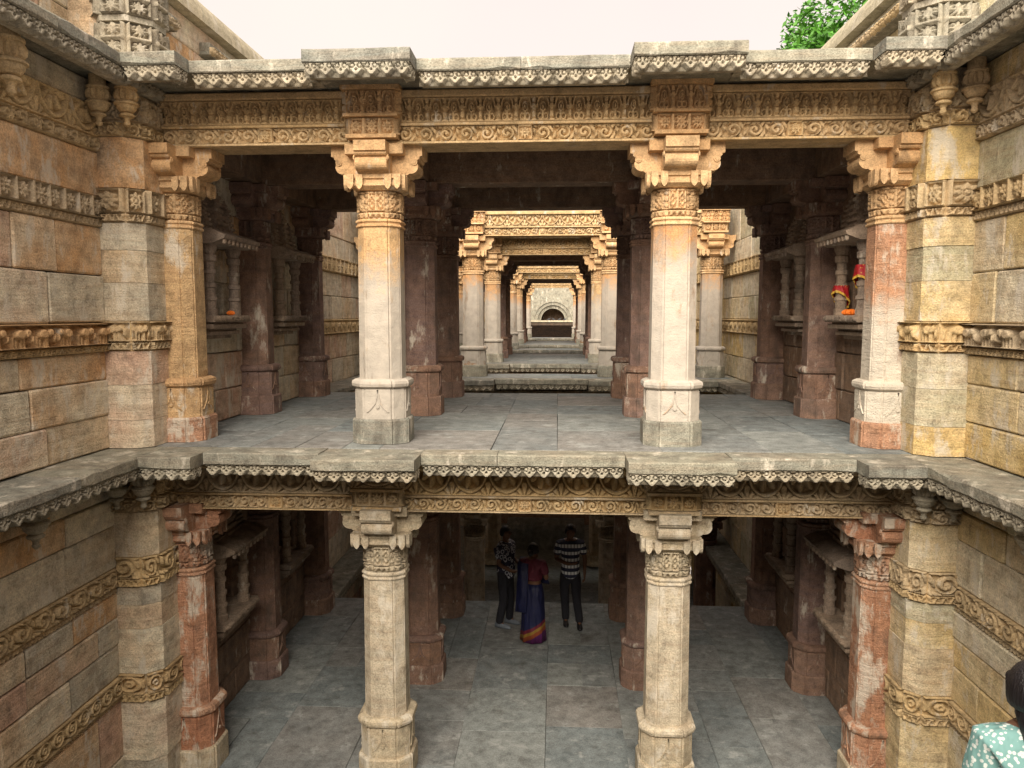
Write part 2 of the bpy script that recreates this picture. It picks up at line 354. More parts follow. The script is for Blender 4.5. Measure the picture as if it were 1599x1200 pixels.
def f_elephant(u, v, H, L):
    x, q, k = per(u, H * 1.35, L); X = x / q * 2 * np.where(k % 4 == 2, -1, 1); Y = v / H; sq = lambda cx, cy, rx, ry: 1 - np.hypot((X - cx) / rx, (Y - cy) / ry)
    h = np.maximum.reduce([sq(-.12, .6, .62, .30) * 2.2, sq(.52, .66, .32, .25) * 2.0, sq(.80, .42, .13, .36) * 1.6, sq(.36, .62, .17, .24) * 2.4])
    for lx in (-.55, -.28, .12, .38): h = np.maximum(h, np.where((np.abs(X - lx) < .105) & (Y < .52), .7, 0))
    h = np.maximum(h, np.where((np.abs(X + .78) < .05) & (Y < .6) & (Y > .2), .4, 0))
    return np.where(Y < .07, .9, np.where(Y > .93, 1, np.clip(h, 0, 1)))
def f_lattice(u, v, H, L):
    x, q, k = per(u, .125, L); X = np.abs(x) / q * 2; Y = np.abs(v / H * 2 - 1)
    fr = (X > .76) | (Y > .86); dia = (np.abs(X * .75 + Y - .62) < .13); c = np.hypot(X, Y) < .2
    return np.where(fr, 1, np.where(dia | c, .75, 0))
def f_fringe(u, v, H, L):
    x, q, k = per(u, .07, L); X = np.abs(x) / q * 2; Y = v / H
    return np.where((Y > .62) | (X < .25 + .7 * Y), .9, 0)
def f_jali(u, v, H, L):
    x, q, k = per(u, .16, L); y = (v % .165) / .165 * 2 - 1; X = x / q * 2; r = np.hypot(X, y); th = np.arctan2(y, X)
    h = np.where(r < .22 + .55 * np.abs(np.cos(th * 4)), .75, 0)
    return np.where((np.abs(X) > .8) | (np.abs(y) > .8), 1, h)
def f_petal(u, v, H, L):
    x, q, k = per(u, H * .8, L); X = np.abs(x) / q * 2; Y = v / H
    return np.where(X < np.sqrt(np.clip(1 - (1 - Y) ** 2, 0, 1)) * .85, 1 - .4 * (X < .2), 0)

# ---- stone blocks of a wall: each one its own object
def block(parent, x0, x1, y0, y1, z0, z1, mat, name='stone_block', c=.015):
    m = MB().cbox(x0, x1, y0, y1, z0, z1, c); rb = random.Random(int(y0 * 997) + int(z0 * 991))
    m.V = [(a_ + rb.uniform(-.003, .003), b_ + rb.uniform(-.004, .004), c_ + rb.uniform(-.004, .004)) for a_, b_, c_ in m.V]
    return wpart(name, m, mat, parent)
def courses(parent, X, n, y0, y1, zs, mat, seed, lmin=.6, lmax=1.25, openings=(), depth=.2, name='stone_block', jit=.009):
    "wall face at x = X looking along n (+1/-1); zs = list of (z0, z1)"
    rnd = random.Random(seed)
    for (z0, z1) in zs:
        y = y0; spans = []
        while y < y1 - .02:
            l = rnd.uniform(lmin, lmax)
            if y1 - (y + l) < lmin * .6: l = y1 - y
            spans.append((y, min(y1, y + l))); y += l
        for (oy0, oy1, oz0, oz1) in openings:
            if z1 > oz0 + .01 and z0 < oz1 - .01:
                ns = []
                for (p, q) in spans:
                    if q <= oy0 or p >= oy1: ns.append((p, q)); continue
                    if p < oy0 - .03: ns.append((p, oy0))
                    if q > oy1 + .03: ns.append((oy1, q))
                spans = ns
        for (p, q) in spans:
            j = rnd.uniform(-jit, jit); g = rnd.uniform(.003, .0065)
            xs = sorted((X + n * j, X - n * depth))
            block(parent, xs[0], xs[1], p + g, q - g, z0 + g, z1 - g, mat, name)

# ------------------------------------------------------------------ column kit (storey module: floor 0, soffit 3.25, top 3.95)
def plan(r):
    q = [(1, .50), (.935, .525), (.955, .61), (.61, .955), (.525, .935), (.50, 1)]
    pts = [(x, y) for x, y in q] + [(-y, x) for x, y in q] + [(-x, -y) for x, y in q] + [(y, -x) for x, y in q]
    return [(r * x, r * y) for x, y in pts]
def pring(r, z, tw=None): return [(x, y, z) for x, y in plan(r)]
def sqring(r, z, c=.8):
    pts = [(1, c), (c, 1), (-c, 1), (-1, c), (-1, -c), (-c, -1), (c, -1), (1, -c)]
    return [(r*x, r*y, z) for x, y in pts]
def octfaces(r):
    p = plan(r); n = len(p); return [(p[i], p[(i + 1) % n]) for i in range(n)]
def make_column(label, mats, base_h=.72, impost=True, impost_fn=None, group=None, name='stone_column'):
    mp, ms, mc, mi = mats        # plinth/base, shaft, capital, impost
    t = thing(name, label, 'column', group=group)
    ph = base_h * .38; fl = 1.1 if base_h > 1 else 1.0
    MB().loft([pring(.318 * fl, 0), pring(.318 * fl, ph - .02), pring(.305 * fl, ph)]).build('plinth', mp, t)
    b = MB().loft([pring(.285, ph), pring(.288, base_h - .13), pring(.275, base_h - .11)])
    bo = b.build('base_block', ms, t)
    d = MB()                     # raised pendant-leaf carving on the four sides of the base block
    for k in range(4):
        ca, sa = math.cos(k * math.pi / 2), math.sin(k * math.pi / 2)
        f = lambda x, y, z: (x * ca + z * sa, x * sa - z * ca, y)
        zt = base_h - .12; zb = ph + .05; w_ = .085
        for s in (1, -1):
            crv = [(0, zt), (.012 * s, zt - .08), (.03 * s, zt - .15), (w_ * s, zb + .06), (.12 * s, zb + .03)]
            for i in range(len(crv) - 1):
                (xa, za), (xb, zb_) = crv[i], crv[i + 1]
                pl = [(xa - .008, za), (xb - .008, zb_), (xb + .008, zb_), (xa + .008, za)]
                d.prism(pl, .282, .297, f)
        d.prism([(.02*math.cos(i*math.pi/4), zb + .09 + .02*math.sin(i*math.pi/4)) for i in range(8)], .282, .302, f)
    d.build('leaf_carving', ms, bo)
    MB().loft([pring(.285, base_h - .105), pring(.315, base_h - .085), pring(.322, base_h - .055), pring(.315, base_h - .025), pring(.28, base_h - .005)]).build('torus_moulding', ms, t)
    MB().loft([pring(.24, base_h - .01), pring(.236, 1.6), pring(.232, 2.38)]).build('shaft', ms, t)
    nk = MB().loft([pring(.19, 2.36), pring(.19, 2.78)]).build('necking', mc, t)
    V1, F1 = relief(octfaces(.19), 2.54, 2.76, f_lattice, .03, .011); V2, F2 = relief(octfaces(.19), 2.47, 2.54, f_fringe, .03, .011)
    link('lattice_band', make_mesh('lattice_band', np.concatenate([V1, V2]), np.concatenate([F1, F2 + len(V1)])), mc, nk)
    MB().loft([pring(.236, 2.375), pring(.25, 2.385), pring(.25, 2.40), pring(.238, 2.41), pring(.238, 2.425), pring(.252, 2.435), pring(.252, 2.45), pring(.236, 2.465)]).build('ring_moulding', mc, nk)
    cp = MB().loft([sqring(.24, 2.77), sqring(.30, 2.81), sqring(.30, 2.84), sqring(.285, 2.845), sqring(.285, 2.875), sqring(.31, 2.885), sqring(.31, 2.93)]).build('capital', mc, t)
    tabs = MB()
    for k in range(4):
        ca, sa = math.cos(k * math.pi / 2), math.sin(k * math.pi / 2)
        f = lambda x, y, z: (x * ca + z * sa, x * sa - z * ca, y)
        for c0 in (-.255, -.155, .155, .255):
            w_ = .037
            tabs.prism([(c0 - w_, 2.925), (c0 - w_, 2.82), (c0 - w_*.6, 2.785), (c0, 2.765), (c0 + w_*.6, 2.785), (c0 + w_, 2.82), (c0 + w_, 2.925)], .295, .335, f)
    tabs.build('pendant_tabs', mc, cp)
    br_prof = [(0, 2.925), (.30, 2.925), (.345, 2.94)]
    br_prof += [(.37 + .085 * math.cos(a_), 3.025 + .075 * math.sin(a_)) for a_ in np.linspace(-1.75, 1.0, 9)]
    br_prof += [(.425, 3.10), (.455, 3.10), (.47, 3.115), (.47, 3.135), (.50, 3.14), (.50, 3.245), (0, 3.245)]
    for k in range(4):
        ca, sa = math.cos(k * math.pi / 2), math.sin(k * math.pi / 2)
        b = MB().prism(br_prof, -.17, .17, lambda x, y, z: (x * ca - z * sa, x * sa + z * ca, y))
        for s in (-.172, .172):          # volutes on the bracket cheeks
            ss = s + (.012 if s > 0 else -.012)
            for rr, cxx, czz in ((.036, .415, 3.075), (.02, .415, 3.075)):
                b.prism([(cxx + rr * math.cos(i * math.pi / 6), czz + rr * math.sin(i * math.pi / 6)) for i in range(12)], s, ss + (.008 if rr < .03 else 0) * (1 if s > 0 else -1), lambda x, y, z: (x * ca - z * sa, x * sa + z * ca, y))
        b.build('bracket', mc, t)
    MB().loft([sqring(.315, 3.14, .97), sqring(.315, 3.247, .97)]).build('abacus', mc, t)
    if impost:
        o_ = -.06 if impost_fn else 0        # lower storey sits a little deeper
        ib = MB().box(-.235, .235, -.335, -.1, 3.505 + o_, 3.78 + o_); ib.box(-.215, .215, -.315, -.1, 3.29 + o_, 3.505 + o_); ib.box(-.315, .315, -.45, -.1, 3.775 + o_, 3.86 + min(0, o_ + .02)); ib.box(-.29, .29, -.445, -.1, 3.50 + o_, 3.53 + o_); ib.box(-.27, .27, -.42, -.1, 3.285 + o_, 3.325 + o_)
        io = ib.build('impost_block', mi, t)
        P3 = lambda w_, y_: [((-w_ - .035, y_), (w_ + .035, y_)), ((w_, y_ - .03), (w_, -.2)), ((-w_, -.2), (-w_, y_ - .03))]
        relief_part('carved_panel', P3(.235, -.335), 3.53 + o_, 3.775 + o_, impost_fn or f_niche, mi, io, .042, .0065, True)
        relief_part('carved_panel', P3(.215, -.315), 3.325 + o_, 3.50 + o_, f_rosette, mi, io, .042, .0065, True)
    return t

# ------------------------------------------------------------------ cornice, lintels
CX = [(-1.05, 1.05, -.85), (1.05, 2.1, -1.18), (2.1, 3.32, -.92), (3.32, 3.87, -1.2)]
WX, SX, LE = 4.42, 4.16, 3.86
def make_cornice(label, zt, y_back=-.2, group=None, ledge=(-5.2, -1.2), res=.0075):
    "eave slabs with hanging carved drip; stands over storey whose top is zt"
    t = thing('eave_cornice', label, 'cornice', (0, 0, zt), group)
    segs = []
    for i, (a_, b_, yf) in enumerate(CX):
        for s in ((1,) if i == 0 else (-1, 1)):
            x0, x1 = sorted((s * a_, s * b_)); segs.append((x0, x1, yf, i))
    rnd = random.Random(int(zt * 10) + 3)
    for (x0, x1, yf, i) in segs:
        cuts = [x0, x1] if i else [x0, -.1 + rnd.uniform(-.3, .3), x1]
        for p, q in zip(cuts[:-1], cuts[1:]):
            j = rnd.uniform(-.012, .012)
            wpart('cornice_slab', MB().rough(p + .003, q - .003, yf + j, y_back - .35 if zt < 1 else y_back + .3, zt - .13, zt - .004 + rnd.uniform(-.008, .0), .011, 0, int(p * 100)), 'slab', t)
        wpart('drip_board', MB().cbox(x0 + .03, x1 - .03, yf + .10, yf + .19, zt - .245, zt - .13, .006), 'carved_grey', t)
        yb = -.92 if i in (1, 3) else yf
        pth = [((x0 + .01, yf + .10), (x1 - .01, yf + .10))]
        if i == 1: pth += [((x1 - .09, yf + .05), (x1 - .09, -.85)), ((x0 + .09, -.85), (x0 + .09, yf + .05))]
        if i == 3:
            pth += [((x0 + .09, -.92), (x0 + .09, yf + .05))] if x0 > 0 else [((x1 - .09, yf + .05), (x1 - .09, -.92))]
        relief_part('drip_frieze', pth, zt - .25, zt - .128, f_drip, 'carved_grey', t, .042, res)
    return t
def make_ledge(label, s, zt, y0, y1, res=.0105, group=None, cat='cornice'):
    "wall ledge with the same drip, along the side wall"
    t = thing('wall_ledge', label, cat, (s * 4.1, (y0 + y1) / 2, zt), group)
    rnd = random.Random(int(y0 * 7) + s); y = y0
    while y < y1 - .05:
        l = rnd.uniform(1.1, 1.7); q = y1 if y1 - (y + l) < .5 else y + l
        x0, x1 = sorted((s * LE, s * 4.5))
        wpart('cornice_slab', MB().rough(x0 + rnd.uniform(-.008, .008), x1, y + .003, q - .003, zt - .13, zt - .006 + rnd.uniform(-.008, .0), .016, 1, int(y * 100)), 'slab', t); y = q
    x0, x1 = sorted((s * (LE + .10), s * (LE + .19)))
    wpart('drip_board', MB().box(x0, x1, y0, y1, zt - .245, zt - .131), 'carved_grey', t)
    xf = s * (LE + .10)
    relief_part('drip_frieze', [((xf, y1), (xf, y0))] if s > 0 else [((xf, y0), (xf, y1))], zt - .25, zt - .128, f_drip, 'carved_grey', t, .042, res)
    return t
def make_lintel(label, x0, x1, y, zt, fr=None, mat='carved', res=.0095, group=None, drop=.70):
    t = thing('stone_lintel', label, 'lintel', ((x0 + x1) / 2, y, zt - drop), group)
    zb = zt - drop; yf = y - .27
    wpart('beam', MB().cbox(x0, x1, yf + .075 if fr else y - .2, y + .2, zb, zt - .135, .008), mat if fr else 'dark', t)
    if fr:
        lo, mid_, hi = (.012, .16, .185) if drop > .72 else (.02, .18, .21)
        wpart('fillet_moulding', MB().cbox(x0, x1, yf - .03, yf + .09, zb + mid_, zb + hi, .006), mat, t)
        wpart('fillet_moulding', MB().cbox(x0, x1, yf - .015, yf + .09, zb - .004, zb + lo, .003), mat, t)
        wpart('fillet_moulding', MB().cbox(x0, x1, yf - .06, yf + .09, zb + .47, zb + .545, .012), mat, t)
        m_ = (x0 + x1) / 2
        relief_part('carved_frieze', [((x0 + .005, yf + .075), (x1 - .005, yf + .075))], zb + hi, zb + .47, fr, mat, t, .052, res)
        wpart('centre_panel', MB().cbox(m_ - .08, m_ + .08, yf + .03, yf + .09, zb + lo, zb + mid_, .004), mat, t)
        relief_part('rosette', [((m_ - .077, yf + .03), (m_ + .077, yf + .03))], zb + lo, zb + mid_, f_rosette, mat, t, .03, res)
        relief_part('scroll_band', [((x0 + .005, yf + .075), (m_ - .081, yf + .075)), ((m_ + .081, yf + .075), (x1 - .005, yf + .075))], zb + lo, zb + mid_, f_scroll, mat, t, .042, res)
    return t

# ================================================================== THE PLACE
XI, XE = 1.62, 3.9                 # aisle columns, engaged columns
ROWS = [0.0, 2.4, 4.87]
side = {-1: 'left', 1: 'right'}
# ---- floors
def paving(parent, x0, x1, y0, y1, z, seed, lx=(.55, 1.3), ly=(.55, 1.7), th=.05):
    rnd = random.Random(seed); x = x0
    while x < x1 - .02:
        w_ = rnd.uniform(*lx); xq = x1 if x1 - (x + w_) < lx[0] * .6 else x + w_
        y = y0
        while y < y1 - .02:
            l = rnd.uniform(*ly); yq = y1 if y1 - (y + l) < ly[0] * .6 else y + l
            cuts = [x, xq] if rnd.random() < .7 or xq - x < .8 else [x, x + (xq - x) * rnd.uniform(.35, .65), xq]
            for p, q in zip(cuts[:-1], cuts[1:]):
                g = rnd.uniform(.001, .003); m = MB().cbox(p + g, q - g, y + g, yq - g, z - th, z - rnd.uniform(0, .006), .004)
                m.V = [(a_ + rnd.uniform(-.004, .004), b_ + rnd.uniform(-.004, .004), c_) for a_, b_, c_ in m.V]
                wpart('paving_slab', m, 'floor', parent)
            y = yq
        x = xq
def floor(name, z, y0, y1, seed, pav_y0=None):
    f = bpy.data.objects.new(name, None); C.objects.link(f); f.location = (0, (y0 + y1) / 2, z); f['kind'] = 'structure'
    wpart('floor_bed', MB().box(-4.5, 4.5, y0, y1, z - .125, z - .055), 'core', f)
    paving(f, -4.22, 4.22, y0, y1, z, seed)
    return f
up_floor = floor('upper_floor', 0, -.55, 5.45, 11)
low_floor = floor('lower_floor', -3.95, -1.6, 5.45, 5)
# stairs that come down from behind the viewer into the court
stairs = bpy.data.objects.new('stairs', None); C.objects.link(stairs); stairs.location = (0, -5, -3.95); stairs['kind'] = 'structure'
for i in range(20):
    y = -1.6 - i * .31; z = -3.95 + i * .2
    wpart('step', MB().cbox(-4.3, 4.3, y - .33 if i < 19 else y - 3, y, z - .35, z + .196, .01), 'floor', stairs)
# ---- columns
def lab(r, s, kind, storey):
    row = ['front', 'second', 'third'][r]
    where = 'upper storey of nearest pavilion' if storey else 'lower storey of nearest pavilion'
    return f'{kind}, {row} row {side[s]} of aisle, {where}'
W = ('slab', 'col_white', 'carved_orange', 'carved_orange')
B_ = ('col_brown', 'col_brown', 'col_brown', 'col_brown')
U = ('col_buff', 'col_buff', 'col_buff', 'carved')
RD = ('col_buff', 'col_red', 'col_red', 'carved')
c_white = make_column(lab(0, -1, 'limewashed pillar with orange capital', 1), W); c_white.location = (-XI, 0, 0)
copy_tree(c_white, dz=(2 * XI, 0, 0), label=lab(0, 1, 'limewashed pillar with orange capital', 1))
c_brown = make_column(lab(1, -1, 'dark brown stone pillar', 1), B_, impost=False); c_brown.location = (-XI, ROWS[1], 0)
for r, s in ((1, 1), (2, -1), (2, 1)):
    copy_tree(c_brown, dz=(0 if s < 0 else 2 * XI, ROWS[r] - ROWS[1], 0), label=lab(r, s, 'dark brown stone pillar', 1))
c_eng = make_column('tan half-embedded pillar at the left corner of the upper front', ('col_red', 'col_tan', 'carved_orange', 'carved'), impost=False, name='engaged_column'); c_eng.location = (-3.96, 0, 0)
c_er = make_column('x', ('col_red', 'col_redwash', 'carved_orange', 'carved'), impost=False, name='engaged_column'); c_er.location = (3.96, 0, 0)
tag(c_er, label='red streaked half-embedded pillar at the right corner of the upper front')
for r in (1, 2):
    for s in (-1, 1):
        o = copy_tree(c_brown, dz=((s * 4.06) + XI, ROWS[r] - ROWS[1], 0), label=f'dark half-embedded pillar on the {side[s]} wall, {["", "second", "third"][r]} row, upper storey'); o.name = 'engaged_column'
ZL = -3.95
c_low = make_column(lab(0, -1, 'buff weathered pillar', 0), U, base_h=.76, impost_fn=f_lotus); c_low.location = (-XI, 0, ZL)
copy_tree(c_low, dz=(2 * XI, 0, 0), label=lab(0, 1, 'buff weathered pillar', 0))
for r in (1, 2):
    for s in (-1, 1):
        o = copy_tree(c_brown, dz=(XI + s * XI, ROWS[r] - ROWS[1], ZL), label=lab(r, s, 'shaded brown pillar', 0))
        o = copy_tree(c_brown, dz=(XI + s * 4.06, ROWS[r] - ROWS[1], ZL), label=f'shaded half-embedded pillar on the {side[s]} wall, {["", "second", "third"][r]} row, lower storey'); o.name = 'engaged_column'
c_le = make_column('red and white stained half-embedded pillar at left of the lower front', RD, base_h=.82, impost=False, name='engaged_column'); c_le.location = (-3.96, 0, ZL)
copy_tree(c_le, dz=(2 * 3.96, 0, 0), label='purplish red half-embedded pillar at right of the lower front')
# ---- lintels
def lintels(zt, y, fr, mat, where, res=.0095, drop=.70):
    L = []
    for (x0, x1, nm) in ((-XI + .003, XI - .003, 'over the central bay'), (-XE - .1, -XI - .003, 'over the left bay'), (XI + .003, XE + .1, 'over the right bay')):
        L.append(make_lintel(f'{"carved" if fr else "plain dark"} stone beam {nm}, {where}', x0, x1, y, zt, fr, mat, res, None, drop))
    return L
LU = lintels(3.95, 0, f_niche, 'carved_gold', 'upper front of nearest pavilion', .0065)
LL = lintels(0, 0, f_lotus, 'carved', 'lower front of nearest pavilion', .0065, .76)
for k, zt in enumerate((3.95, 0)):
    for r in (1, 2): lintels(zt, ROWS[r], None, 'dark', f'{["", "second", "third"][r]} row, {["upper", "lower"][k]} storey')
    for x, nm in ((-XE - .1, 'left wall'), (-XI, 'left aisle'), (XI, 'right aisle'), (XE + .1, 'right wall')):
        t = thing('stone_lintel', f'lengthwise dark beam above the {nm} pillars, {["upper", "lower"][k]} storey', 'lintel', (x, 2.4, zt - .7))
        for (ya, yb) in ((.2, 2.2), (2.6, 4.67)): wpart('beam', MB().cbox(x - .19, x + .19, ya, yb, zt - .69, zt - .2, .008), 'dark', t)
# ---- ceilings / roof
def roof(zt, y0, y1, label, top):
    t = thing('pavilion_roof', label, 'roof', (0, (y0 + y1) / 2, zt - .2))
    y = y0
    while y < y1 - .05:
        q = min(y1, y + .62)
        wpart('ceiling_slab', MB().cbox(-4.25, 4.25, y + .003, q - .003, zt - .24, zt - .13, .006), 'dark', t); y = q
    if top: wpart('roof_slab', MB().cbox(-4.3, 4.3, y0 + .3, y1, zt - .129, zt - .01, .01), 'slab', t)
    return t
ROOF = roof(3.95, -.2, 5.5, 'flat stone roof of nearest pavilion', True)
roof(0, -.2, 5.4, 'stone slab ceiling over the lower storey', False)
# ---- cornices
K_UP = make_cornice('top eave with hanging carved drip along the nearest pavilion roof', 3.95)
K_LO = make_cornice('floor level eave with hanging carved drip under the upper pillars', 0)
for s in (-1, 1):
    make_ledge(f'{side[s]} courtyard ledge with carved drip at upper floor level', s, 0, -6.0, -.56)
    make_ledge(f'{side[s]} courtyard top ledge with carved drip below the parapet', s, 3.95, -6.0, .14)

# ---- courtyard walls with carved string courses, corner pilasters, hanging pendants
def pendant(parent, x, y, zt, sc=1.0, mat='carved'):
    p = MB().lathe([(.09*sc, zt + .1), (.09*sc, zt), (.12*sc, zt - .01), (.12*sc, zt - .03*sc), (.105*sc, zt - .04*sc, .02), (.112*sc, zt - .06*sc, .10), (.118*sc, zt - .10*sc, .14), (.112*sc, zt - .14*sc, .12), (.09*sc, zt - .165*sc, .03), (.12*sc, zt - .175*sc), (.135*sc, zt - .19*sc), (.135*sc, zt - .205*sc), (.115*sc, zt - .215*sc), (.105*sc, zt - .25*sc), (.075*sc, zt - .285*sc), (.045*sc, zt - .295*sc), (.07*sc, zt - .305*sc), (.085*sc, zt - .32*sc), (.08*sc, zt - .335*sc), (.045*sc, zt - .35*sc), (.03*sc, zt - .375*sc), (.03*sc, zt - .40*sc), (.04*sc, zt - .41*sc), (.035*sc, zt - .43*sc), (.012*sc, zt - .45*sc)], x, y, 48, 0, 12)
    return wpart('pendant', p, mat, parent)
def court_wall(s, storey):
    X = s * WX; mat = 'wall_l' if s < 0 else 'wall_r'; y0, y1 = -6.0, -.72
    z = 0 if storey else -3.95
    t = thing('courtyard_wall', f'{side[s]} courtyard wall of mottled sandstone blocks, {"upper" if storey else "lower"} storey', 'wall', (X, (y0 + y1) / 2, z))
    wpart('wall_core', MB().box(X + s * .05, X + s * .6, y0, y1, z - (0 if storey else 1), z + 3.9), 'core', t)
    path = [((X, y1), (X, y0))] if s > 0 else [((X, y0), (X, y1))]
    def band(z0, z1, fn, dep=.03, out_=.02, mt='carved', res=.009):
        dep *= 1.35 if storey else 1.0; out_ -= .045
        xo = X - s * out_; pp = [((xo, a_[1]), (xo, b_[1])) for a_, b_ in path]
        wpart('band_course', MB().cbox(min(xo, X + s*.1), max(xo, X + s*.1), y0, y1, z0, z1, .004), mt, t)
        relief_part('carved_band', pp, z0 + .003, z1 - .003, fn, mt, t, dep, res)
    if storey:
        courses(t, X, -s, y0, y1, [(.0, .36), (.36, .74), (.74, 1.03)], mat, 31 + s, .8, 1.5)
        band(1.03, 1.11, f_zig); band(1.11, 1.34, f_elephant, .05, .015, 'carved' if s > 0 else 'carved_orange')
        courses(t, X, -s, y0, y1, [(1.34, 1.83), (1.83, 2.33)], mat, 47 + s, .55, 1.1)
        band(2.33, 2.42, f_zig, .02); band(2.42, 2.64, f_rosette, .035)
        courses(t, X, -s, y0, y1, [(2.64, 3.1)], mat, 77 + s, .9, 1.6)
        band(3.1, 3.24, f_scroll, .025, .03); band(3.24, 3.56, f_lotus, .03, .01)
        courses(t, X, -s, y0, y1, [(3.56, 3.82)], mat, 7 + s, .9, 1.6)
    else:
        courses(t, X, -s, y0, y1, [(z, z + .5), (z + .5, z + 1.15)], mat, 131 + s, .6, 1.2)
        band(z + 1.15, z + 1.21, f_zig, .02); band(z + 1.21, z + 1.42, f_vine, .035, .012, 'carved')
        courses(t, X, -s, y0, y1, [(z + 1.42, z + 1.78), (z + 1.78, z + 2.08), (z + 2.08, z + 2.36)], mat, 147 + s, .6, 1.25)
        band(z + 2.36, z + 2.43, f_zig, .02); band(z + 2.43, z + 2.64, f_scroll, .035, .012, 'carved')
        courses(t, X, -s, y0, y1, [(z + 2.64, z + 3.1), (z + 3.1, z + 3.4), (z + 3.4, z + 3.82)], mat, 177 + s, .6, 1.3)
    for y in (-2.25, -4.2): pendant(t, s * 4.22, y, z + 3.72, 1.05 if storey else .9, 'carved' if storey else 'carved_grey')
    return t
def pilaster(s, storey, dy=0, label=None):
    z = 0 if storey else -3.95; mat = 'wall_l' if s < 0 else 'wall_r'
    t = thing('corner_pilaster', label or f'{side[s]} corner pilaster of stacked blocks with carved bands, {"upper" if storey else "lower"} storey', 'pilaster', (s * 4.1, -.4, z))
    P_ = lambda g: [(4.48, -.74 - g), (4.14 - g * .4, -.74 - g), (4.0 - g, -.6 - g * .4), (4.0 - g, -.05), (4.48, -.05)]
    def pr(g, z0, z1, nm, mt):
        pts = [(s * x, y) for x, y in P_(g)]
        if s > 0: pts = pts[::-1]
        return wpart(nm, MB().prism(pts, z0, z1), mt, t)
    zs = [(0, .3), (.3, .68), (.68, 1.04), None, (1.36, 1.76), (1.76, 2.1), (2.1, 2.38), None, (2.74, 3.25)] if storey else \
         [(0, .45), (.45, 1.12), None, (1.45, 1.95), (1.95, 2.22), (2.22, 2.42), None, (2.76, 3.25)]
    rnd = random.Random(s + storey * 5); prev = 0; g_ = 0
    for i, c in enumerate(zs):
        if c is None:
            z0 = zs[i - 1][1]; z1 = zs[i + 1][0]
            pr(-.025, z + z0, z + z1, 'band_course', 'carved')
            pt = [(s * x, y) for x, y in P_(-.025)][:4]; fs = [(pt[k], pt[k + 1]) for k in range(3)]
            if s > 0: fs = [(b, a_) for a_, b in fs][::-1]
            if s < 0: pass
            fn = (f_elephant if z0 < 1.2 else f_rosette) if storey else (f_vine if z0 < 2 else f_scroll)
            relief_part('carved_band', fs, z + z0 + .1, z + z1 - .005, fn, 'carved', t, .046 if storey else .034, .009)
            relief_part('carved_band', fs, z + z0 + .01, z + z0 + .095, f_zig, 'carved', t, .034, .009)
        else: pr(rnd.uniform(-.008, .008), z + c[0] + .002, z + c[1] - .002, 'stone_block', mat)
    pr(-.02, z + 3.25, z + 3.8, 'frieze_block', 'carved')
    pt = [(s * x, y) for x, y in P_(-.02)][:4]; fs = [(pt[k], pt[k + 1]) for k in range(3)]
    if s > 0: fs = [(b, a_) for a_, b in fs][::-1]
    relief_part('scroll_band', fs, z + 3.26, z + 3.4, f_scroll, 'carved', t, .04, .009)
    relief_part('carved_frieze', fs, z + 3.42, z + 3.66, f_lotus, 'carved', t, .045, .009)
    for (px, py) in ((4.28, -.90), (4.02, -.84)): pendant(t, s * px, py, z + 3.72, .88, 'carved' if storey else 'carved_grey')
    return t
for s in (-1, 1):
    for st in (1, 0): court_wall(s, st); pilaster(s, st)

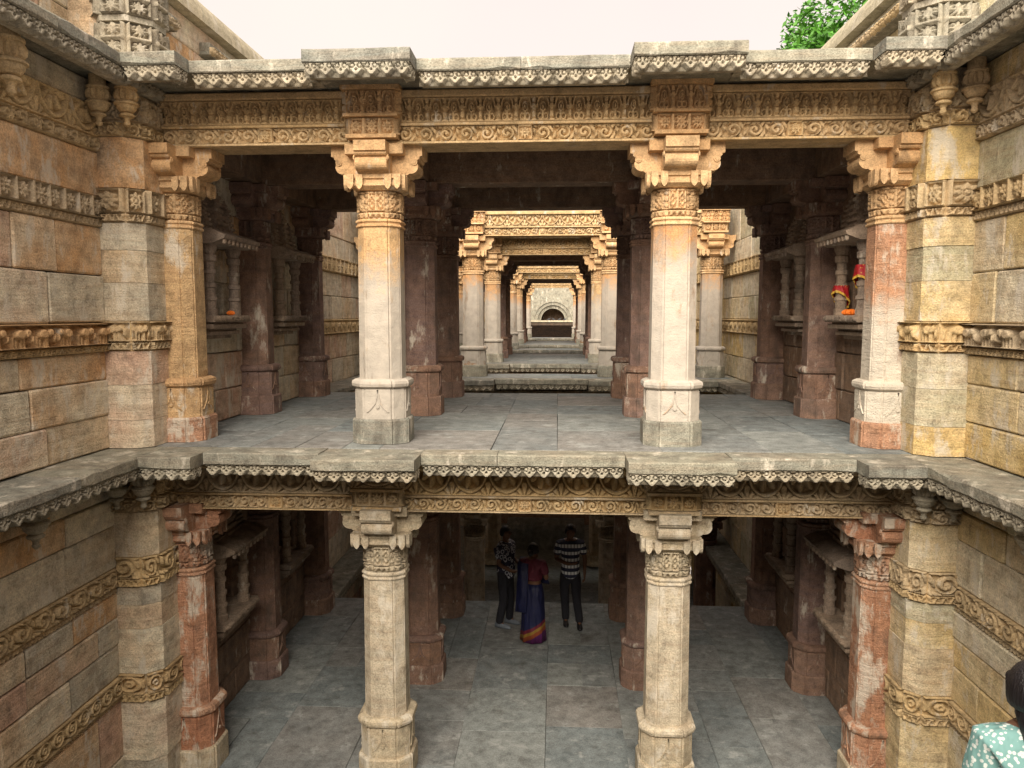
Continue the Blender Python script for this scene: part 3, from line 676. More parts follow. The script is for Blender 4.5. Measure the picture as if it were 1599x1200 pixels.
# ---- shrine walls inside the pavilion, with projecting shrine niches
def shrine_wall(s, storey):
    z = 0 if storey else ZL; X = s * SX
    t = thing('shrine_wall', f'{side[s]} inner wall of dark blocks behind the shrines, {"upper" if storey else "lower"} storey', 'wall', (s * 4.3, 2.6, z))
    ops = [(.82, 1.58, z + 1.42, z + 2.3), (3.25, 4.01, z + 1.42, z + 2.3)]
    wpart('wall_core', MB().box(s * 4.55, s * 4.8, -.1, 5.45, z, z + 3.75), 'core', t)
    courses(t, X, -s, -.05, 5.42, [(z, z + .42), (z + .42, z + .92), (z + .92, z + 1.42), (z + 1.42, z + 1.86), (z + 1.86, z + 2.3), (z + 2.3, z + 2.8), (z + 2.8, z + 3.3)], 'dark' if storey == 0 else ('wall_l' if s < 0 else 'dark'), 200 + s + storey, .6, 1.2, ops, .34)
def shrine(s, y, storey, label):
    z = 0 if storey else ZL
    t = thing('shrine_niche', label, 'shrine', (s * SX, y, z + 1.1))
    X = lambda o: s * (SX - o)
    def bx(mb, o0, o1, a0, a1, z0, z1, c=.006): return mb.cbox(min(X(o0), X(o1)), max(X(o0), X(o1)), y + a0, y + a1, z + z0, z + z1, c)
    m = MB()
    for (z0, z1, o, w_) in ((1.12, 1.17, .12, .36), (1.17, 1.22, .2, .44), (1.22, 1.25, .17, .41), (1.25, 1.31, .27, .52), (1.31, 1.335, .23, .48), (1.335, 1.42, .30, .55)): bx(m, -.1, o, -w_, w_, z0, z1)
    si = wpart('sill', m, 'shrine', t)
    xf = X(.301); pth = [((xf, y + .54), (xf, y - .54))] if s > 0 else [((xf, y - .54), (xf, y + .54))]
    relief_part('sill_carving', pth, z + 1.337, z + 1.418, f_rosette, 'shrine', si, .02, .011)
    for a0 in (-.36, .36):
        pr = [(.085, 1.42), (.085, 1.5), (.07, 1.51), (.07, 1.6), (.085, 1.61), (.085, 1.65), (.065, 1.66), (.065, 1.76), (.08, 1.77), (.08, 1.82), (.06, 1.83), (.06, 1.93), (.078, 1.94), (.078, 1.99), (.062, 2.0), (.062, 2.08), (.085, 2.1), (.09, 2.17), (.07, 2.18), (.1, 2.26), (.1, 2.3)]
        wpart('colonnette', MB().lathe([(r, z + zz) for r, zz in pr], X(.17), y + a0, 12), 'shrine', t)
    wpart('niche_back', MB().cbox(min(X(-.3), X(-.34)), max(X(-.3), X(-.34)), y - .4, y + .4, z + 1.4, z + 2.32, .004), 'shrine', t)
    ip = MB()                  # worn idol slab standing in the niche: stepped body with rounded head
    for (z0, z1, w_, o) in ((1.42, 1.5, .2, -.1), (1.5, 1.72, .13, -.14), (1.72, 1.9, .15, -.14), (1.9, 1.96, .06, -.16)): bx(ip, -.3, o, -w_, w_, z0, z1, .02)
    ip.lathe([(.02, z + 1.95), (.07, z + 1.99), (.075, z + 2.05), (.05, z + 2.11), (.01, z + 2.15)], X(-.2), y, 12)
    wpart('idol', ip, 'shrine', t)
    h = MB()                   # sloping hood
    prof = [(0, 2.30), (.30, 2.30), (.46, 2.36), (.47, 2.40), (.32, 2.47), (0, 2.52)]
    h.prism([(o, zz) for o, zz in prof], -.56, .56, lambda o, zz, a0: (X(o), y + a0, z + zz))
    ho = wpart('hood', h, 'shrine', t)
    for i in range(9):
        a0 = -.5 + i * .125; wpart('hood_drop', bx(MB(), .415, .455, a0 - .03, a0 + .03, 2.29, 2.36, .012), 'shrine', ho)
    for a0, sc in ((0, 1.0), (-.34, .72), (.34, .72)):
        m = MB(); zz = 2.48; w_ = .17 * sc
        for k in range(6):
            hh = .085 * sc; bx(m, -.05, .10 + w_ * .75, a0 - w_, a0 + w_, zz, zz + hh * .55, .006); bx(m, -.05, .08 + w_ * .6, a0 - w_ * .82, a0 + w_ * .82, zz + hh * .5, zz + hh + .004, .005); zz += hh; w_ *= .86
        m.lathe([(w_ * .8, z + zz), (w_ * 1.0, z + zz + .03 * sc), (w_ * .5, z + zz + .06 * sc), (.01, z + zz + .12 * sc)], X(.08), y + a0, 10)
        wpart('turret', m, 'shrine', t)
    return t
for s in (-1, 1):
    for st in (1, 0):
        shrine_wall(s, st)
        for k, y in enumerate((1.2, 3.63)):
            shrine(s, y, st, f'carved stone shrine niche with hood and colonnettes, {side[s]} wall, {["nearer", "farther"][k]} one, {"upper" if st else "lower"} storey')

# ---- upper parapet walls with rounded coping
for s in (-1, 1):
    X = s * 4.52
    t = thing('parapet_wall', f'{side[s]} parapet wall with rounded coping rising above the pavilion roofs', 'wall', (X, 17, 3.95))
    wpart('wall_core', MB().box(X + s * .05, X + s * .45, -6, 56, 3.7, 5.3), 'core', t)
    courses(t, X, -s, -6, 16, [(3.95, 4.45), (4.45, 4.95), (4.95, 5.32)], 'wall_l' if s < 0 else 'wall_r', 301 + s, .9, 1.7)
    wpart('far_masonry', MB().box(min(X, X + s*.1), max(X, X + s*.1), 16, 56, 3.9, 5.32), 'wall_l' if s < 0 else 'wall_r', t)
    ys = [1.3 + 1.5 * i for i in range(10)]
    rnd = random.Random(9 + s)
    y = -6.0
    while y < 15:                       # carved string course, broken off in places
        l = rnd.uniform(.7, 1.2)
        if rnd.random() < .72:
            o_ = rnd.uniform(.10, .2)
            xs = sorted((X + s * .05, X - s * o_))
            bo = wpart('string_course', MB().cbox(xs[0], xs[1], y, y + l, 4.95, 5.12, .012), 'slab', t)
            xo = X - s * o_; relief_part('drip_frieze', [((xo, y + l), (xo, y))] if s > 0 else [((xo, y), (xo, y + l))], 4.955, 5.06, f_drip, 'carved', bo, .03, .014)
        y += l
    cp = [(.34 * math.cos(a_), 5.32 + .42 * math.sin(a_)) for a_ in np.linspace(0, math.pi, 13)]
    y = -6.0
    while y < 56:
        l = 2.6; wpart('coping', MB().prism([(X + s * .2 + px, pz) for px, pz in cp], y + .004, min(56, y + l) - .004, lambda a_, b, c: (a_, c, b)), 'coping', t); y += l
    # lattice turret standing on the corner of the cornice
    j = thing('lattice_turret', f'carved lattice pilaster standing on the {side[s]} end of the top eave', 'turret', (s * 3.95, -.75, 3.95))
    r_ = .27; oc = [(r_ * math.cos(math.pi/8 + k * math.pi/4) / math.cos(math.pi/8), r_ * math.sin(math.pi/8 + k * math.pi/4) / math.cos(math.pi/8)) for k in range(8)]
    c0 = (s * 4.02, -.72); oc = [(c0[0] + a_, c0[1] + b) for a_, b in oc]
    wpart('shaft', MB().prism(oc, 3.94, 5.3), 'slab', j)
    fc = [(oc[k], oc[(k + 1) % 8]) for k in range(8)]
    relief_part('lattice_panel', fc, 3.97, 4.29, f_jali, 'carved_grey', j, .045, .011); relief_part('lattice_panel', fc, 4.36, 4.70, f_jali, 'carved_grey', j, .045, .011)
    for zz in (4.30, 4.72, 5.0): wpart('ring_moulding', MB().prism([(c0[0] + (a_ - c0[0]) * 1.16, c0[1] + (b - c0[1]) * 1.16) for a_, b in oc], zz, zz + .055), 'carved_grey', j)
    wpart('backing_pier', MB().cbox(min(s * 4.2, s * 4.53), max(s * 4.2, s * 4.53), -.95, -.35, 3.95, 5.3, .012), 'wall_l' if s < 0 else 'wall_r', j)

# ---- the open shaft beyond, bridge frame B, and the pavilions repeated down the well
def gap_wall(s, y0, y1, label, lower):
    X = s * WX; mat = 'wall_l' if s < 0 else 'wall_r'
    t = thing('shaft_wall', label, 'wall', (X, (y0 + y1) / 2, 0))
    wpart('wall_core', MB().box(X + s * .05, X + s * .5, y0, y1, -9 if lower else -1, 3.95), 'core', t)
    path = lambda o: [((X - s*o, y1), (X - s*o, y0))] if s > 0 else [((X - s*o, y0), (X - s*o, y1))]
    def band(z0, z1, fn, dep=.035):
        wpart('band_course', MB().cbox(min(X - s*.015, X + s*.1), max(X - s*.015, X + s*.1), y0, y1, z0, z1, .004), 'carved', t)
        relief_part('carved_band', path(.015), z0, z1, fn, 'carved', t, dep, .017)
    courses(t, X, -s, y0, y1, [(0, .5), (.5, 1.03)], mat, 400 + s, .8, 1.4)
    band(1.03, 1.34, f_elephant)
    courses(t, X, -s, y0, y1, [(1.34, 1.83), (1.83, 2.33)], mat, 410 + s, .7, 1.2)
    band(2.33, 2.64, f_rosette)
    courses(t, X, -s, y0, y1, [(2.64, 3.1), (3.1, 3.95)], mat, 420 + s, .9, 1.5)
    if lower: courses(t, X, -s, y0, y1, [(-9, -7.5), (-7.5, -6.2), (-6.2, -5.2), (-5.2, -4.6), (-4.6, -3.95), (-3.95, -3.3), (-3.3, -2.7), (-2.7, -2), (-2, -1.3), (-1.3, 0)], mat, 430 + s, .9, 1.5)
    return t
G = []
for s in (-1, 1):
    G.append(gap_wall(s, 5.43, 14.3, f'{side[s]} wall of the first open shaft with carved bands', True))
    G.append(make_ledge(f'{side[s]} ledge of the first open shaft at upper floor level', s, 0, 5.46, 13.8, .014))
    make_ledge(f'{side[s]} ledge of the first open shaft at lower floor level', s, -3.95, 5.46, 14, .02)
# bridge frame at y = 9.5
YB = 9.5; BR = []
c = copy_tree(c_white, dz=(0, YB, 0), label='limewashed pillar left of the aisle, first bridge frame beyond the shaft'); BR.append(c)
BR.append(copy_tree(c_white, dz=(2 * XI, YB, 0), label='limewashed pillar right of the aisle, first bridge frame beyond the shaft'))
for s in (-1, 1):
    o = copy_tree(c_white, dz=(XI + s * XE, YB, 0), label=f'orange half-embedded pillar at the {side[s]} end of the first bridge frame'); o.name = 'engaged_column'; BR.append(o)
def shift_new(objs, dy, dz=0, sub=None):
    for o in objs:
        l = o['label']
        for a_, b in (sub or []): l = l.replace(a_, b)
        copy_tree(o, dz=(0, dy, dz), label=l)
LB = lintels(3.95, YB, f_lotus, 'carved_gold', 'first bridge frame beyond the shaft', .013); BR += LB
BR.append(copy_tree(K_LO, dz=(0, YB, 0), label='floor level eave of the first bridge frame beyond the shaft'))
def small_floor(nm, y0, y1, seed):
    f = bpy.data.objects.new(nm, None); C.objects.link(f); f.location = (0, (y0 + y1) / 2, 0); f['kind'] = 'structure'
    wpart('floor_bed', MB().box(-4.3, 4.3, y0, y1, -.30, -.04), 'core', f); paving(f, -4.3, 4.3, y0, y1, 0, seed, (1, 1.6), (.7, 1.1)); return f
small_floor('bridge_floor', YB - .55, YB + .75, 21); small_floor('bridge_floor', YB + 15 - .55, YB + 15.75, 22)
t = roof(3.95, YB - .2, YB + .75, 'flat stone roof of the first bridge frame', True); BR.append(t)
# second and third pavilions and the second bridge
PAV = [o for o in C.objects if o.parent is None and o.type == 'EMPTY' and 'label' in o.keys() and
       ('nearest pavilion' in o['label'] and 'lower' not in o['label'] or o in (K_UP, K_LO) or ('row, upper storey' in o['label']) or ('lengthwise' in o['label'] and 'upper' in o['label']) or ('half-embedded' in o['label'] and 'upper' in o['label']))]
PAV = [o for o in PAV if o not in LU]
for k, nm in ((1, 'second'), (2, 'third')):
    for o in LB: copy_tree(o, dz=(0, 15 * k - YB, 0), label=o['label'].split(',')[0] + f', front of the {nm} pavilion')
    for o in PAV:
        l = o['label'].replace('nearest pavilion', f'{nm} pavilion')
        l = l.replace('upper front', f'upper front of the {nm} pavilion') if f'{nm} pavilion' not in l else l
        l = l if f'{nm} pavilion' in l else l + f' of the {nm} pavilion'
        cc = copy_tree(o, dz=(0, 15 * k, 0), label=l)
    small_floor('pavilion_floor', 15 * k - .55, 15 * k + 5.45, 30 + k)
shift_new(BR, 15, 0, [('first bridge frame', 'second bridge frame'), ('beyond the shaft', 'farther down the well')])
shift_new(G, 15, 0, [('first open shaft', 'second open shaft')])
shift_new(BR, 32.5, 0, [('first bridge frame', 'last bridge frame'), ('beyond the shaft', 'before the arch')])
shift_new(G, 30, 0, [('first open shaft', 'last open shaft')])
small_floor('bridge_floor', YB + 32.5 - .55, YB + 33.25, 23)
for k, nm in ((0, 'second'), (1, 'third')):
    for s in (-1, 1):
        y0 = 14.3 + 15 * k
        X = s * 4.3; tt = thing('shaft_wall', f'{side[s]} side wall inside the {nm} pavilion', 'wall', (X, y0 + 3, 0))
        courses(tt, X, -s, y0, y0 + 6.13, [(0, .95), (.95, 1.9), (1.9, 2.85), (2.85, 3.9)], 'wall_l' if s < 0 else 'wall_r', 500 + k + s, .8, 1.5, (), .3)
c_deep = make_column('x', ('col_buff', 'col_buff', 'col_buff', 'col_buff'), base_h=.4, impost_fn=f_lotus); c_deep.location = (-XI, 0, -6.32)
# deep lower frames seen through the lower storey
for k, yb in enumerate((YB, 15.0)):
    for s in (-1, 1):
        copy_tree(c_deep, dz=(XI + s * XI, yb, 0), label=f'deep lower pillar {side[s]} of the aisle, {["nearer", "farther"][k]} sunken frame')
        o = copy_tree(c_brown, dz=(XI + s * XE, yb - ROWS[1], -6.32), label=f'deep lower half-embedded pillar at the {side[s]} wall, {["nearer", "farther"][k]} sunken frame')
    for ln in LB: copy_tree(ln, dz=(0, yb - YB, -6.32), label=ln['label'].split(',')[0] + f', {["nearer", "farther"][k]} sunken frame')
    tt = thing('frame_wall', f'masonry above the {["nearer", "farther"][k]} sunken frame', 'wall', (0, yb, -2.5))
    for i in range(6): wpart('stone_block', MB().cbox(-4.3 + i * 1.435, -4.3 + (i + 1) * 1.435 - .006, yb - .2, yb + .7, -2.36, -.31, .01), 'wall_r', tt)
for o in [c_deep] + list(c_deep.children_recursive): bpy.data.objects.remove(o)
f = bpy.data.objects.new('well_floor', None); C.objects.link(f); f['kind'] = 'structure'; f.location = (0, 15, -6.4)
wpart('floor_bed', MB().box(-4.4, 4.4, 9.0, 57, -9.0, -6.4), 'floor', f); wpart('floor_bed', MB().box(-4.4, 4.4, 5.3, 9.0, -9.4, -9.0), 'floor', f)
tt = thing('added_shade_slabs', 'added unseen slabs that keep the sunken level dark', 'ceiling', (0, 15, -2.4))
for i in range(9): wpart('ceiling_slab', MB().cbox(-4.4, 4.4, 12.2 + i * .92, 12.2 + (i + 1) * .92 - .006, -2.6, -2.38, .01), 'dark', tt)  # unseen slabs added to block light from the sunken level
tt = thing('frame_wall', 'dark blind wall closing the sunken level', 'wall', (0, 20, -6.4))
for i in range(6):
    for j in range(4): wpart('stone_block', MB().cbox(-4.3 + i * 1.435, -4.3 + (i + 1) * 1.435 - .006, 19.8, 20.3, -6.4 + j * .8, -6.4 + (j + 1) * .8 - .006, .01), 'dark', tt)
tt = thing('stone_bench', 'long rounded stone bench across the sunken level behind the visitors', 'bench', (0, 17, -6.4))
wpart('seat', MB().prism([(16.6, -6.4), (17.6, -6.4), (17.6, -5.75)] + [(17.1 + .5 * math.cos(a_), -5.75 + .3 * math.sin(a_)) for a_ in np.linspace(.2, 2.94, 8)] + [(16.6, -5.75)], -1.3, 1.3, lambda a_, b, c_: (c_, a_, b)), 'floor', tt)
wpart('foundation', MB().box(-4.3, 4.3, 5.0, 5.4, -9, -4.08), 'core', low_floor)
# ---- end wall of the well with the arch
t = thing('arched_end_wall', 'end wall in shade-darkened grey with a dark ringed arch beyond the last pavilion', 'wall', (0, 46, 0))
ZA = 1.05
def ring_wall(r, y, zc):
    n = 28; pts = [(r * math.cos(a_), zc + r * math.sin(a_)) for a_ in np.linspace(math.pi, 0, n)]
    return pts
arch = ring_wall(1.55, 0, ZA); poly = [(-4.4, ZA), (-1.55, ZA)] + arch[1:-1] + [(1.55, ZA), (4.4, ZA), (4.4, 5.4), (-4.4, 5.4)]
wpart('wall_face', MB().prism(poly, 46, 46.5, lambda x, z, y: (x, y, z)), 'slab', t)  # darker grey carries the shade of the well shaft in its colour
for i, (ro, ri, y) in enumerate(((1.56, 1.28, 46.10), (1.30, 1.0, 46.30))):
    pts = ring_wall(ro, 0, ZA) + ring_wall(ri, 0, ZA)[::-1]
    n = len(pts) // 2
    m = MB()
    for k in range(n - 1): m.prism([pts[k], pts[2*n - 1 - k], pts[2*n - 2 - k], pts[k + 1]], y, y + .3, lambda x, z, yy: (x, yy, z))
    wpart('arch_ring', m, 'slab', t)
wpart('recess_back', MB().box(-1.6, 1.6, 48.4, 48.6, ZA, ZA + 1.8).box(-1.75, -1.6, 46.5, 48.6, ZA, ZA + 1.8).box(1.6, 1.75, 46.5, 48.6, ZA, ZA + 1.8).box(-1.75, 1.75, 46.5, 48.6, ZA + 1.8, ZA + 1.95), 'dark', t)
wpart('ledge', MB().cbox(-4.4, 4.4, 45.6, 48.5, ZA - .14, ZA - .002, .02), 'coping', t)
wpart('cistern_back', MB().box(-4.4, 4.4, 52, 52.3, -8, ZA - .1), 'core', t)  # near-black colour paints the shade of the opening below the ledge
wpart('cistern_roof', MB().box(-4.4, 4.4, 45.7, 52, ZA - .4, ZA - .15), 'core', t)
wpart('wall_top', MB().box(-4.4, 4.4, 46.5, 50, 5.2, 5.4), 'coping', t)
for i, (x, d) in enumerate(((-.35, 1), (.05, -1), (.55, 1), (1.0, 1))):
    t.location.y = 56
    b = thing('pigeon', ['grey pigeon leftmost on the far ledge', 'grey pigeon second from left on the far ledge', 'grey pigeon third from left on the far ledge', 'grey pigeon rightmost on the far ledge'][i], 'pigeon', (x, 55.75, ZA), 'pigeons on the ledge below the arch')
    m = MB(); rings = []
    for (px, pz, r) in ((-.17, .07, .012), (-.1, .085, .035), (0, .10, .06), (.08, .125, .05), (.11, .165, .03), (.125, .20, .03), (.15, .205, .018), (.175, .198, .004)):
        rings.append([(d * px, r * .8 * math.cos(k * math.pi / 4), pz + r * math.sin(k * math.pi / 4)) for k in range(8)])
    m.loft(rings).build('body', 'bird', b, True)
    MB().box(-.005, .005, -.02, -.012, 0, .06).box(-.005, .005, .012, .02, 0, .06).build('legs', 'bird', b)
# ---- ground round the well and tree
g = MB()
for (x0, x1, y0, y1) in ((-600, -4.85, -600, 600), (4.85, 600, -600, 600), (-4.85, 4.85, 62.4, 600), (-4.85, 4.85, -600, -14)): g.box(x0, x1, y0, y1, 5.0, 5.25)
o = g.build('ground', plain('dry_earth', (.22, .17, .11), .95, .4, 3)); o['kind'] = 'structure'
def tree(loc, h, rad, seed, label):
    rnd = random.Random(seed); t = thing('leafy_tree', label, 'tree', loc)
    m = MB()
    def limb(p, q, r0, r1):
        p, q = Vector(p), Vector(q); d = (q - p).normalized(); a_ = d.orthogonal().normalized(); b = d.cross(a_)
        m.loft([[tuple(c_ + r * (math.cos(k * math.pi / 4) * a_ + math.sin(k * math.pi / 4) * b)) for k in range(8)] for c_, r in ((p, r0), ((p + q) / 2, (r0 + r1) / 2), (q, r1))])
    limb((0, 0, 0), (.2, .1, h * .45), .35, .25); clumps = []
    for i in range(11):
        an = i * 2.4 + rnd.uniform(-.3, .3); rr = rad * rnd.uniform(.35, .85); zz = h * rnd.uniform(.45, .95)
        q = (rr * math.cos(an), rr * math.sin(an), zz); limb((.2, .1, h * rnd.uniform(.3, .45)), q, .14, .04); clumps.append((q, rad * rnd.uniform(.3, .5)))
        for k in range(4): clumps.append(((q[0] + rnd.gauss(0, rad * .25), q[1] + rnd.gauss(0, rad * .25), q[2] + rnd.gauss(0, rad * .2)), rad * rnd.uniform(.14, .28)))
    m.build('trunk', 'bark', t)
    V = []; F = []
    for (q, r) in clumps:
        for i in range(int(420 * (r / 1.2) ** 1.3) + 60):
            d = Vector((rnd.gauss(0, 1), rnd.gauss(0, 1), rnd.gauss(0, .8))).normalized() * r * rnd.uniform(.55, 1.0) ** .6
            c_ = Vector(q) + d; a_ = Vector((rnd.gauss(0, 1), rnd.gauss(0, 1), rnd.gauss(0, .6))).normalized(); b = a_.cross(Vector((rnd.gauss(0, 1), rnd.gauss(0, 1), rnd.gauss(0, 1)))).normalized()
            L = rnd.uniform(.09, .17); n = len(V)
            V += [c_ - a_ * L, c_ + b * L * .38, c_ + a_ * L, c_ - b * L * .38]; F.append((n, n + 1, n + 2, n + 3))
    link('crown', make_mesh('crown', [tuple(v) for v in V], np.array(F)), 'leaf', t)
tree((12.0, 19, 4.4), 7.2, 3.6, 4, 'bright green tree showing above the right parapet')
tree((15.5, 27, 5.2), 10, 4.2, 8, 'farther green tree behind the right parapet')

# ------------------------------------------------------------------ people
def skin(name, joints, edges, mat, parent, root=0, sub=2):
    me = bpy.data.meshes.new(name); me.from_pydata([j[:3] for j in joints], edges, []); me.update()
    o = bpy.data.objects.new(name, me); C.objects.link(o); o.parent = parent; me.materials.append(M[mat])
    md = o.modifiers.new('skin', 'SKIN'); md.use_smooth_shade = True
    for i, j in enumerate(joints):
        r = j[3]; me.skin_vertices[0].data[i].radius = (r, r) if not isinstance(r, tuple) else r
        me.skin_vertices[0].data[i].use_root = (i == root)
    s_ = o.modifiers.new('sub', 'SUBSURF'); s_.levels = 1; s_.render_levels = sub
    return o
def hand(J, E, wrist, d, side_):
    "palm and five finger chains continuing the forearm; d = unit direction"
    d = Vector(d).normalized(); a_ = Vector(side_).normalized(); p = Vector(J[wrist][:3]) + d * .045
    J.append((*p, .027)); E.append((wrist, len(J) - 1)); palm = len(J) - 1
    n = d.cross(a_).normalized()
    for k, l in ((-1.5, .058), (-.5, .072), (.5, .075), (1.5, .066)):
        q = p + d * .045 + a_ * k * .02; J.append((*q, .0095)); E.append((palm, len(J) - 1))
        q2 = q + d * l * .55 + n * .012; J.append((*q2, .0085)); E.append((len(J) - 2, len(J) - 1))
        q3 = q2 + d * l * .4 + n * .03; J.append((*q3, .007)); E.append((len(J) - 2, len(J) - 1))
    q = p + a_ * .04 + d * .01; J.append((*q, .011)); E.append((palm, len(J) - 1)); q2 = q + d * .04 + a_ * .012; J.append((*q2, .009)); E.append((len(J) - 2, len(J) - 1))
def head_bits(t, c, f, mat='skin'):
    "nose, ears and eyes about head centre c facing f (unit, horizontal)"
    f = Vector(f); r = Vector((f.y, -f.x, 0)); c = Vector(c)
    m = MB(); tip = c + f * .112 + Vector((0, 0, -.02)); b0 = c + f * .085
    m.add([tuple(b0 + Vector((0, 0, .03))), tuple(b0 + r * .018 + Vector((0, 0, -.03))), tuple(b0 - r * .018 + Vector((0, 0, -.03))), tuple(tip)], [(0, 1, 3), (0, 3, 2), (1, 2, 3)])
    for s in (-1, 1):
        e_ = c + r * s * .078 + Vector((0, 0, -.005))
        m.loft([[tuple(e_ + f * (.022 * math.cos(k * math.pi / 4)) + Vector((0, 0, .032 * math.sin(k * math.pi / 4))) + r * s * o_) for k in range(8)] for o_ in (-.01, .012)])
    m.build('nose_and_ears', mat, t, True)
    m = MB()
    for s in (-1, 1): m.lathe([(.002, -.008), (.011, -.003), (.011, .003), (.002, .008)], 0, 0, 8); n = 32; m.V[-n:] = [tuple(c + f * .086 + r * s * .032 + Vector((v[0], v[1], v[2] + .005))) for v in m.V[-n:]]
    m.build('eyes', 'hair', t)
def hair_cap(t, c, f, r=.105, low=-.02, name='hair'):
    f = Vector(f).normalized(); V = []; F = []; nu, nv = 20, 10
    for i in range(nv + 1):
        th = i / nv * math.pi * .62
        for k in range(nu):
            ph = 2 * math.pi * k / nu; d = Vector((math.sin(th) * math.cos(ph), math.sin(th) * math.sin(ph), math.cos(th)))
            fr = max(0, d.dot(f)); zz = d.z * r * 1.12
            if zz < .045 and fr > .35: zz = max(zz, .045)
            p = Vector(c) + Vector((d.x * r * .92, d.y * r * .98, 0)) - f * .012 + Vector((0, 0, zz)); V.append(tuple(p))
    for i in range(nv):
        for k in range(nu): F.append((i*nu + k, i*nu + (k+1) % nu, (i+1)*nu + (k+1) % nu, (i+1)*nu + k))
    F.append(tuple(range(nv*nu, (nv+1)*nu)))
    return link(name, make_mesh(name, V, F), 'hair', t, True)
def body(t, f, arms, legs, hgt=1.7, head_turn=None, mat='skin'):
    """continuous body: f facing (unit xy); arms = ((elbow),(wrist),(hand dir)) x2 relative (right, fwd, z), legs = ((knee),(ankle)) x2"""
    f = Vector((*f, 0)); r = Vector((f.y, -f.x, 0)); k = hgt / 1.7
    T = lambda a_, b, z: tuple((r * a_ + f * b) * k + Vector((0, 0, z * k)))
    J = [(*T(0, 0, .93), .125*k), (*T(0, .01, 1.1), .115*k), (*T(0, .0, 1.28), .135*k), (*T(0, -.01, 1.40), .10*k), (*T(0, 0, 1.475), .052*k), (*T(0, .015, 1.53), .068*k), (*T(0, .02, 1.60), .088*k), (*T(0, .01, 1.66), .06*k)]
    E = [(i, i + 1) for i in range(7)]
    for s, (el, wr, hd) in zip((-1, 1), arms):
        n = len(J); J += [(*T(s * .175, -.01, 1.38), .058*k), (*T(*el), .042*k), (*T(*wr), .028*k)]
        E += [(3, n), (n, n + 1), (n + 1, n + 2)]
        hdv = (r * hd[0] + f * hd[1] + Vector((0, 0, hd[2]))); hand(J, E, n + 2, hdv, r * -s if abs(hd[2]) < .8 else f)
    for s, (kn, an) in zip((-1, 1), legs):
        n = len(J); a_ = T(*an); J += [(*T(s * .09, 0, .86), .095*k), (*T(*kn), .058*k), (*a_, .04*k), (*(Vector(a_) + f * .09 * k - Vector((0, 0, .06))), .022*k), (*(Vector(a_) + f * .15 * k - Vector((0, 0, .066))), .014*k)]
        E += [(0, n), (n, n + 1), (n + 1, n + 2), (n + 2, n + 3), (n + 3, n + 4)]
    skin('body', J, E, mat, t); return T, k
def sleeve_shirt(t, T, k, mat, elbows, hem=.82, name='shirt'):
    J = [(*T(0, 0, hem - .05), .172*k), (*T(0, .01, max(1.0, hem + .04)), .168*k), (*T(0, .01, 1.15), .162*k), (*T(0, 0, 1.28), .172*k), (*T(0, -.01, 1.39), .125*k), (*T(0, 0, 1.475), .068*k)]
    E = [(i, i + 1) for i in range(5)]
    for s, el in zip((-1, 1), elbows):
        n = len(J); mid = tuple((Vector(T(s * .18, -.01, 1.37)) * .25 + Vector(T(*el)) * .75)); J += [(*T(s * .18, -.01, 1.375), .084*k), (*mid, .074*k)]; E += [(4, n), (n, n + 1)]
    skin(name, J, E, mat, t, 0, 3)
def trousers(t, T, k, legs, mat='trouser'):
    J = [(*T(0, 0, 1.04), .14*k), (*T(0, 0, .88), .148*k)]; E = [(0, 1)]
    for s, (kn, an) in zip((-1, 1), legs):
        n = len(J); J += [(*T(s * .095, 0, .78), .105*k), (*T(*kn), .08*k), (*T(an[0], an[1], an[2] + .04), .07*k), (*T(an[0], an[1], an[2] - .045), .066*k)]; E += [(1, n), (n, n + 1), (n + 1, n + 2), (n + 2, n + 3)]
    skin('trousers', J, E, mat, t)
def shoes(t, T, f, legs, mat):
    f = Vector((*f, 0)); r = Vector((f.y, -f.x, 0))
    for kn, an in legs:
        p = Vector(T(*an)); p.z = 0; rings = []
        for (u, w_, h) in ((-.085, .02, .05), (-.07, .036, .085), (0, .04, .09), (.08, .045, .065), (.15, .045, .05), (.2, .03, .035), (.215, .01, .02)):
            c_ = p + f * u; rings.append([tuple(c_ + r * x * w_ + Vector((0, 0, z * h + .002))) for x, z in ((-1, 0), (1, 0), (1.05, .5), (.6, 1), (-.6, 1), (-1.05, .5))])
        MB().loft(rings).build('shoe', mat, t, True)
def person(label, x, y, z): return thing('person', label, 'person', (x, y, z))
# man in striped shirt, facing the viewer
p = person('person in dark trousers and blue and white striped shirt, hand at waist, facing us', .60, 4.45, ZL)
f = (0.05, -1.0); lg = (((-.10, .06, .48), (-.15, .10, .09)), ((.09, -.01, .48), (.07, -.04, .09)))
ar = (((-.25, -.06, 1.12), (-.24, .0, .88), (0, .25, -.95)), ((.24, -.02, 1.12), (.06, .20, 1.10), (-.9, .3, .05)))
T, k = body(p, f, ar, lg, 1.76); sleeve_shirt(p, T, k, 'shirt_s', [a_[0] for a_ in ar]); trousers(p, T, k, lg); shoes(p, T, f, lg, 'shoe_black')
hc = T(0, .01, 1.605); hair_cap(p, hc, (*f, 0), .108); head_bits(p, hc, (*f, 0))
# man in patterned shirt, side on, looking to the right
p = person('person in leaf print shirt, dark trousers and grey shoes, turned toward the saree wearer', -.52, 4.35, ZL)
f = (.92, -.38); lg = (((-.10, .05, .48), (-.11, .02, .09)), ((.10, .02, .48), (.13, -.05, .09)))
ar = (((-.22, .02, 1.12), (-.12, .2, 1.06), (.5, .8, 0)), ((.23, -.02, 1.12), (.15, .2, 1.0), (-.6, .7, 0)))
T, k = body(p, f, ar, lg, 1.74); sleeve_shirt(p, T, k, 'shirt_p', [a_[0] for a_ in ar]); trousers(p, T, k, lg); shoes(p, T, f, lg, 'shoe_grey')
hc = T(0, .01, 1.605); hair_cap(p, hc, (*f, 0), .112); head_bits(p, hc, (*f, 0))
